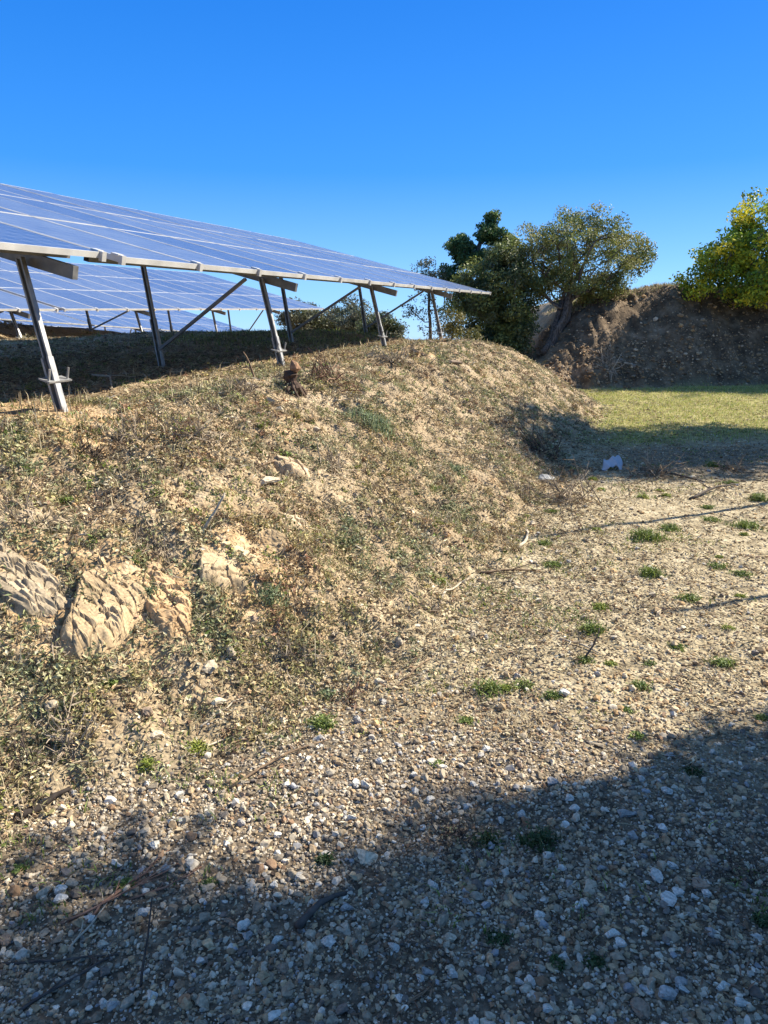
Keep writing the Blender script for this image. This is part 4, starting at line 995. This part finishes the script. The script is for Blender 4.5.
for x, y, r, lab in BRUSH:
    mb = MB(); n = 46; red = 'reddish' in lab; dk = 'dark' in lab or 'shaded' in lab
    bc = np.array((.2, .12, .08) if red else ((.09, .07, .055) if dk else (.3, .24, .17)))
    wv = .0011 + .0005 * y
    for k in range(n):
        p = rng.normal(size=3) * r * .35; p[2] = -.01; d = rng.normal(size=3) * .8; d[2] = abs(d[2]) * .55 + .12; d /= np.linalg.norm(d); L0 = r * rng.uniform(.5, 1.25)
        b = rng.normal(size=3) * .25 * L0; P = [p, p + d * L0 * .5 + b * .3, p + d * L0 + b]
        mb.add(*tube(P, [wv * 1.4, wv, wv * .5], 3), c=bc * rng.uniform(.6, 1.5))
        for j in range(3):
            t = rng.uniform(.3, .9); s0 = P[0] * (1 - t) + P[2] * t; e = s0 + (d * .5 + rng.normal(size=3) * .5) * L0 * .4; mb.add(*tube([s0, (s0 + e) / 2 + rng.normal(size=3) * .01 * r, e], [wv, wv * .8, wv * .4], 3), c=bc * rng.uniform(.6, 1.5))
    V, F = np.vstack(mb.v), np.vstack(mb.f)
    V[:, 2] += height_base(x + V[:, 0], y + V[:, 1]) - float(height_base(x, y))
    V[:, 2] = np.maximum(V[:, 2], -.5)
    o = mesh_np('dry_bush', V, F, M_WOOD, col=np.vstack(mb.c)); o.location = (x, y, float(height(x, y)))
    m = 150; q = rng.normal(size=(m, 3)) * np.array([r * .5, r * .5, r * .22]) + [0, 0, r * .25]; q[:, 2] = np.abs(q[:, 2]) + height_base(x + q[:, 0], y + q[:, 1]) - float(height_base(x, y))
    V2, F2, C2 = flat_leaves(q, rng.uniform(.003, .007, m) * (1 + .07 * y), pick(RED + TANL + SAGE if not dk else RED + SAGE[1:3], m), .4, 1.0)
    mesh_np('dry_leaves', V2, F2, M_LITTER, col=C2, parent=o); tag(o, lab, 'bush', 'dry bushes on the slope and lip')
TCOL = dict(d=(.09, .075, .065), k=(.035, .028, .024), r=(.26, .15, .10), p=(.46, .39, .29), b=(.2, .14, .09))
for x, y, x2, y2, rad, up, c, lab in TWIGS:
    n = 8; t = np.linspace(0, 1, n); X = x + (x2 - x) * t; Y = y + (y2 - y) * t; L0 = math.hypot(x2 - x, y2 - y)
    wob = np.cumsum(rng.normal(size=n)) * L0 * .02; X = X + wob * (t * (1 - t) * 4); Y = Y - wob * (t * (1 - t) * 2)
    Z = height(X, Y) + rad * .7 + (up * t if up else .3 * L0 * .2 * np.sin(t * math.pi) * .5)
    P = np.stack([X, Y, Z], 1); O = P[0].copy(); mb = MB(); rr = rad * (1 - .55 * t)
    mb.add(*tube(P - O, rr, 7, .25), c=TCOL[c])
    for j in range(1 if rad > .012 else 3):
        i = random.randrange(2, n - 1); d = (P[min(i + 1, n - 1)] - P[i]); d = d / (np.linalg.norm(d) + 1e-9) + rng.normal(size=3) * .6; d[2] = abs(d[2]) * .5; e = P[i] + d * L0 * rng.uniform(.12, .3)
        e[2] = max(e[2], float(height(e[0], e[1])) + .004)
        mb.add(*tube([P[i] - O, (P[i] + e) / 2 - O + rng.normal(size=3) * .004, e - O], [rr[i] * .6, rr[i] * .45, rr[i] * .25], 5), c=np.array(TCOL[c]) * 1.1)
    o = mb.build('twig', M_WOOD, None, True); o.location = O; tag(o, lab, 'twig', 'dead sticks and twigs on the ground')

# burnt looking root stump on the lip, under the front post
sx_, sy_ = -.86, 6.75; sz_ = float(height(sx_, sy_)); st = empty('root_stump', (sx_, sy_, sz_)); tag(st, 'dark knotty root stump with a brown cut top under the second front post', 'stump')
mb = MB(); t = np.linspace(0, 1, 12); mb.add(*tube(np.stack([.02 * np.sin(t * 5), .015 * np.cos(t * 7), -.12 + .3 * t], 1), .06 + .035 * np.exp(-t * 5) + .012 * np.sin(t * 17), 14, .3), c=(.075, .05, .037))
for k in range(11):
    a = k * .63 + rng.uniform(-.2, .2); q = rng.uniform(.7, 1.2)
    mb.add(*tube([[0, 0, rng.uniform(0, .1)], [.09 * q * math.cos(a), .09 * q * math.sin(a), .02], [.2 * q * math.cos(a + .4), .2 * q * math.sin(a + .4), -.1 - .05 * q]], [.03, .02, .006], 7, .4), c=np.array((.09, .062, .045)) * rng.uniform(.7, 1.5))
mb.build('trunk', M_WOOD, st, False)
mb = MB(); mb.add(*tube([[.02, 0, .17], [.03, .01, .2], [.02, .0, .235], [.0, .01, .27]], [.035, .05, .04, .012], 9, .6), c=(.26, .155, .095)); mb.build('cut_top', M_WOOD, st, False)

# crumpled pale scrap lying in the hollow
cx, cy = 2.69, 8.24; cz = float(height(cx, cy)); u, v = np.meshgrid(np.linspace(-1, 1, 15), np.linspace(-1, 1, 9)); u, v = u.ravel(), v.ravel()
X = u * .11 + .03 * v; Z = .10 + .045 * u + .05 * v - .13 * np.clip(u - .45, 0, 1) * 1.6 + .018 * np.sin(u * 7 + v * 3); Y = v * .075 + .02 * np.sin(u * 5)
n_ = 15; F = np.array([(j * n_ + i, j * n_ + i + 1, (j + 1) * n_ + i + 1, (j + 1) * n_ + i) for j in range(8) for i in range(14)])
m_, _, _, Pm = new_mat('white_plastic'); Pm.inputs['Base Color'].default_value = (.42, .46, .52, 1); Pm.inputs['Roughness'].default_value = .45
sc = mesh_np('plastic_scrap', np.stack([X, Y, Z], 1), F, m_, smooth=True); sc.location = (cx, cy, cz); md = sc.modifiers.new('thick', 'SOLIDIFY'); md.thickness = .006
tag(sc, 'bent white plastic scrap lying in the shaded hollow at the slope foot', 'scrap')

print('done')
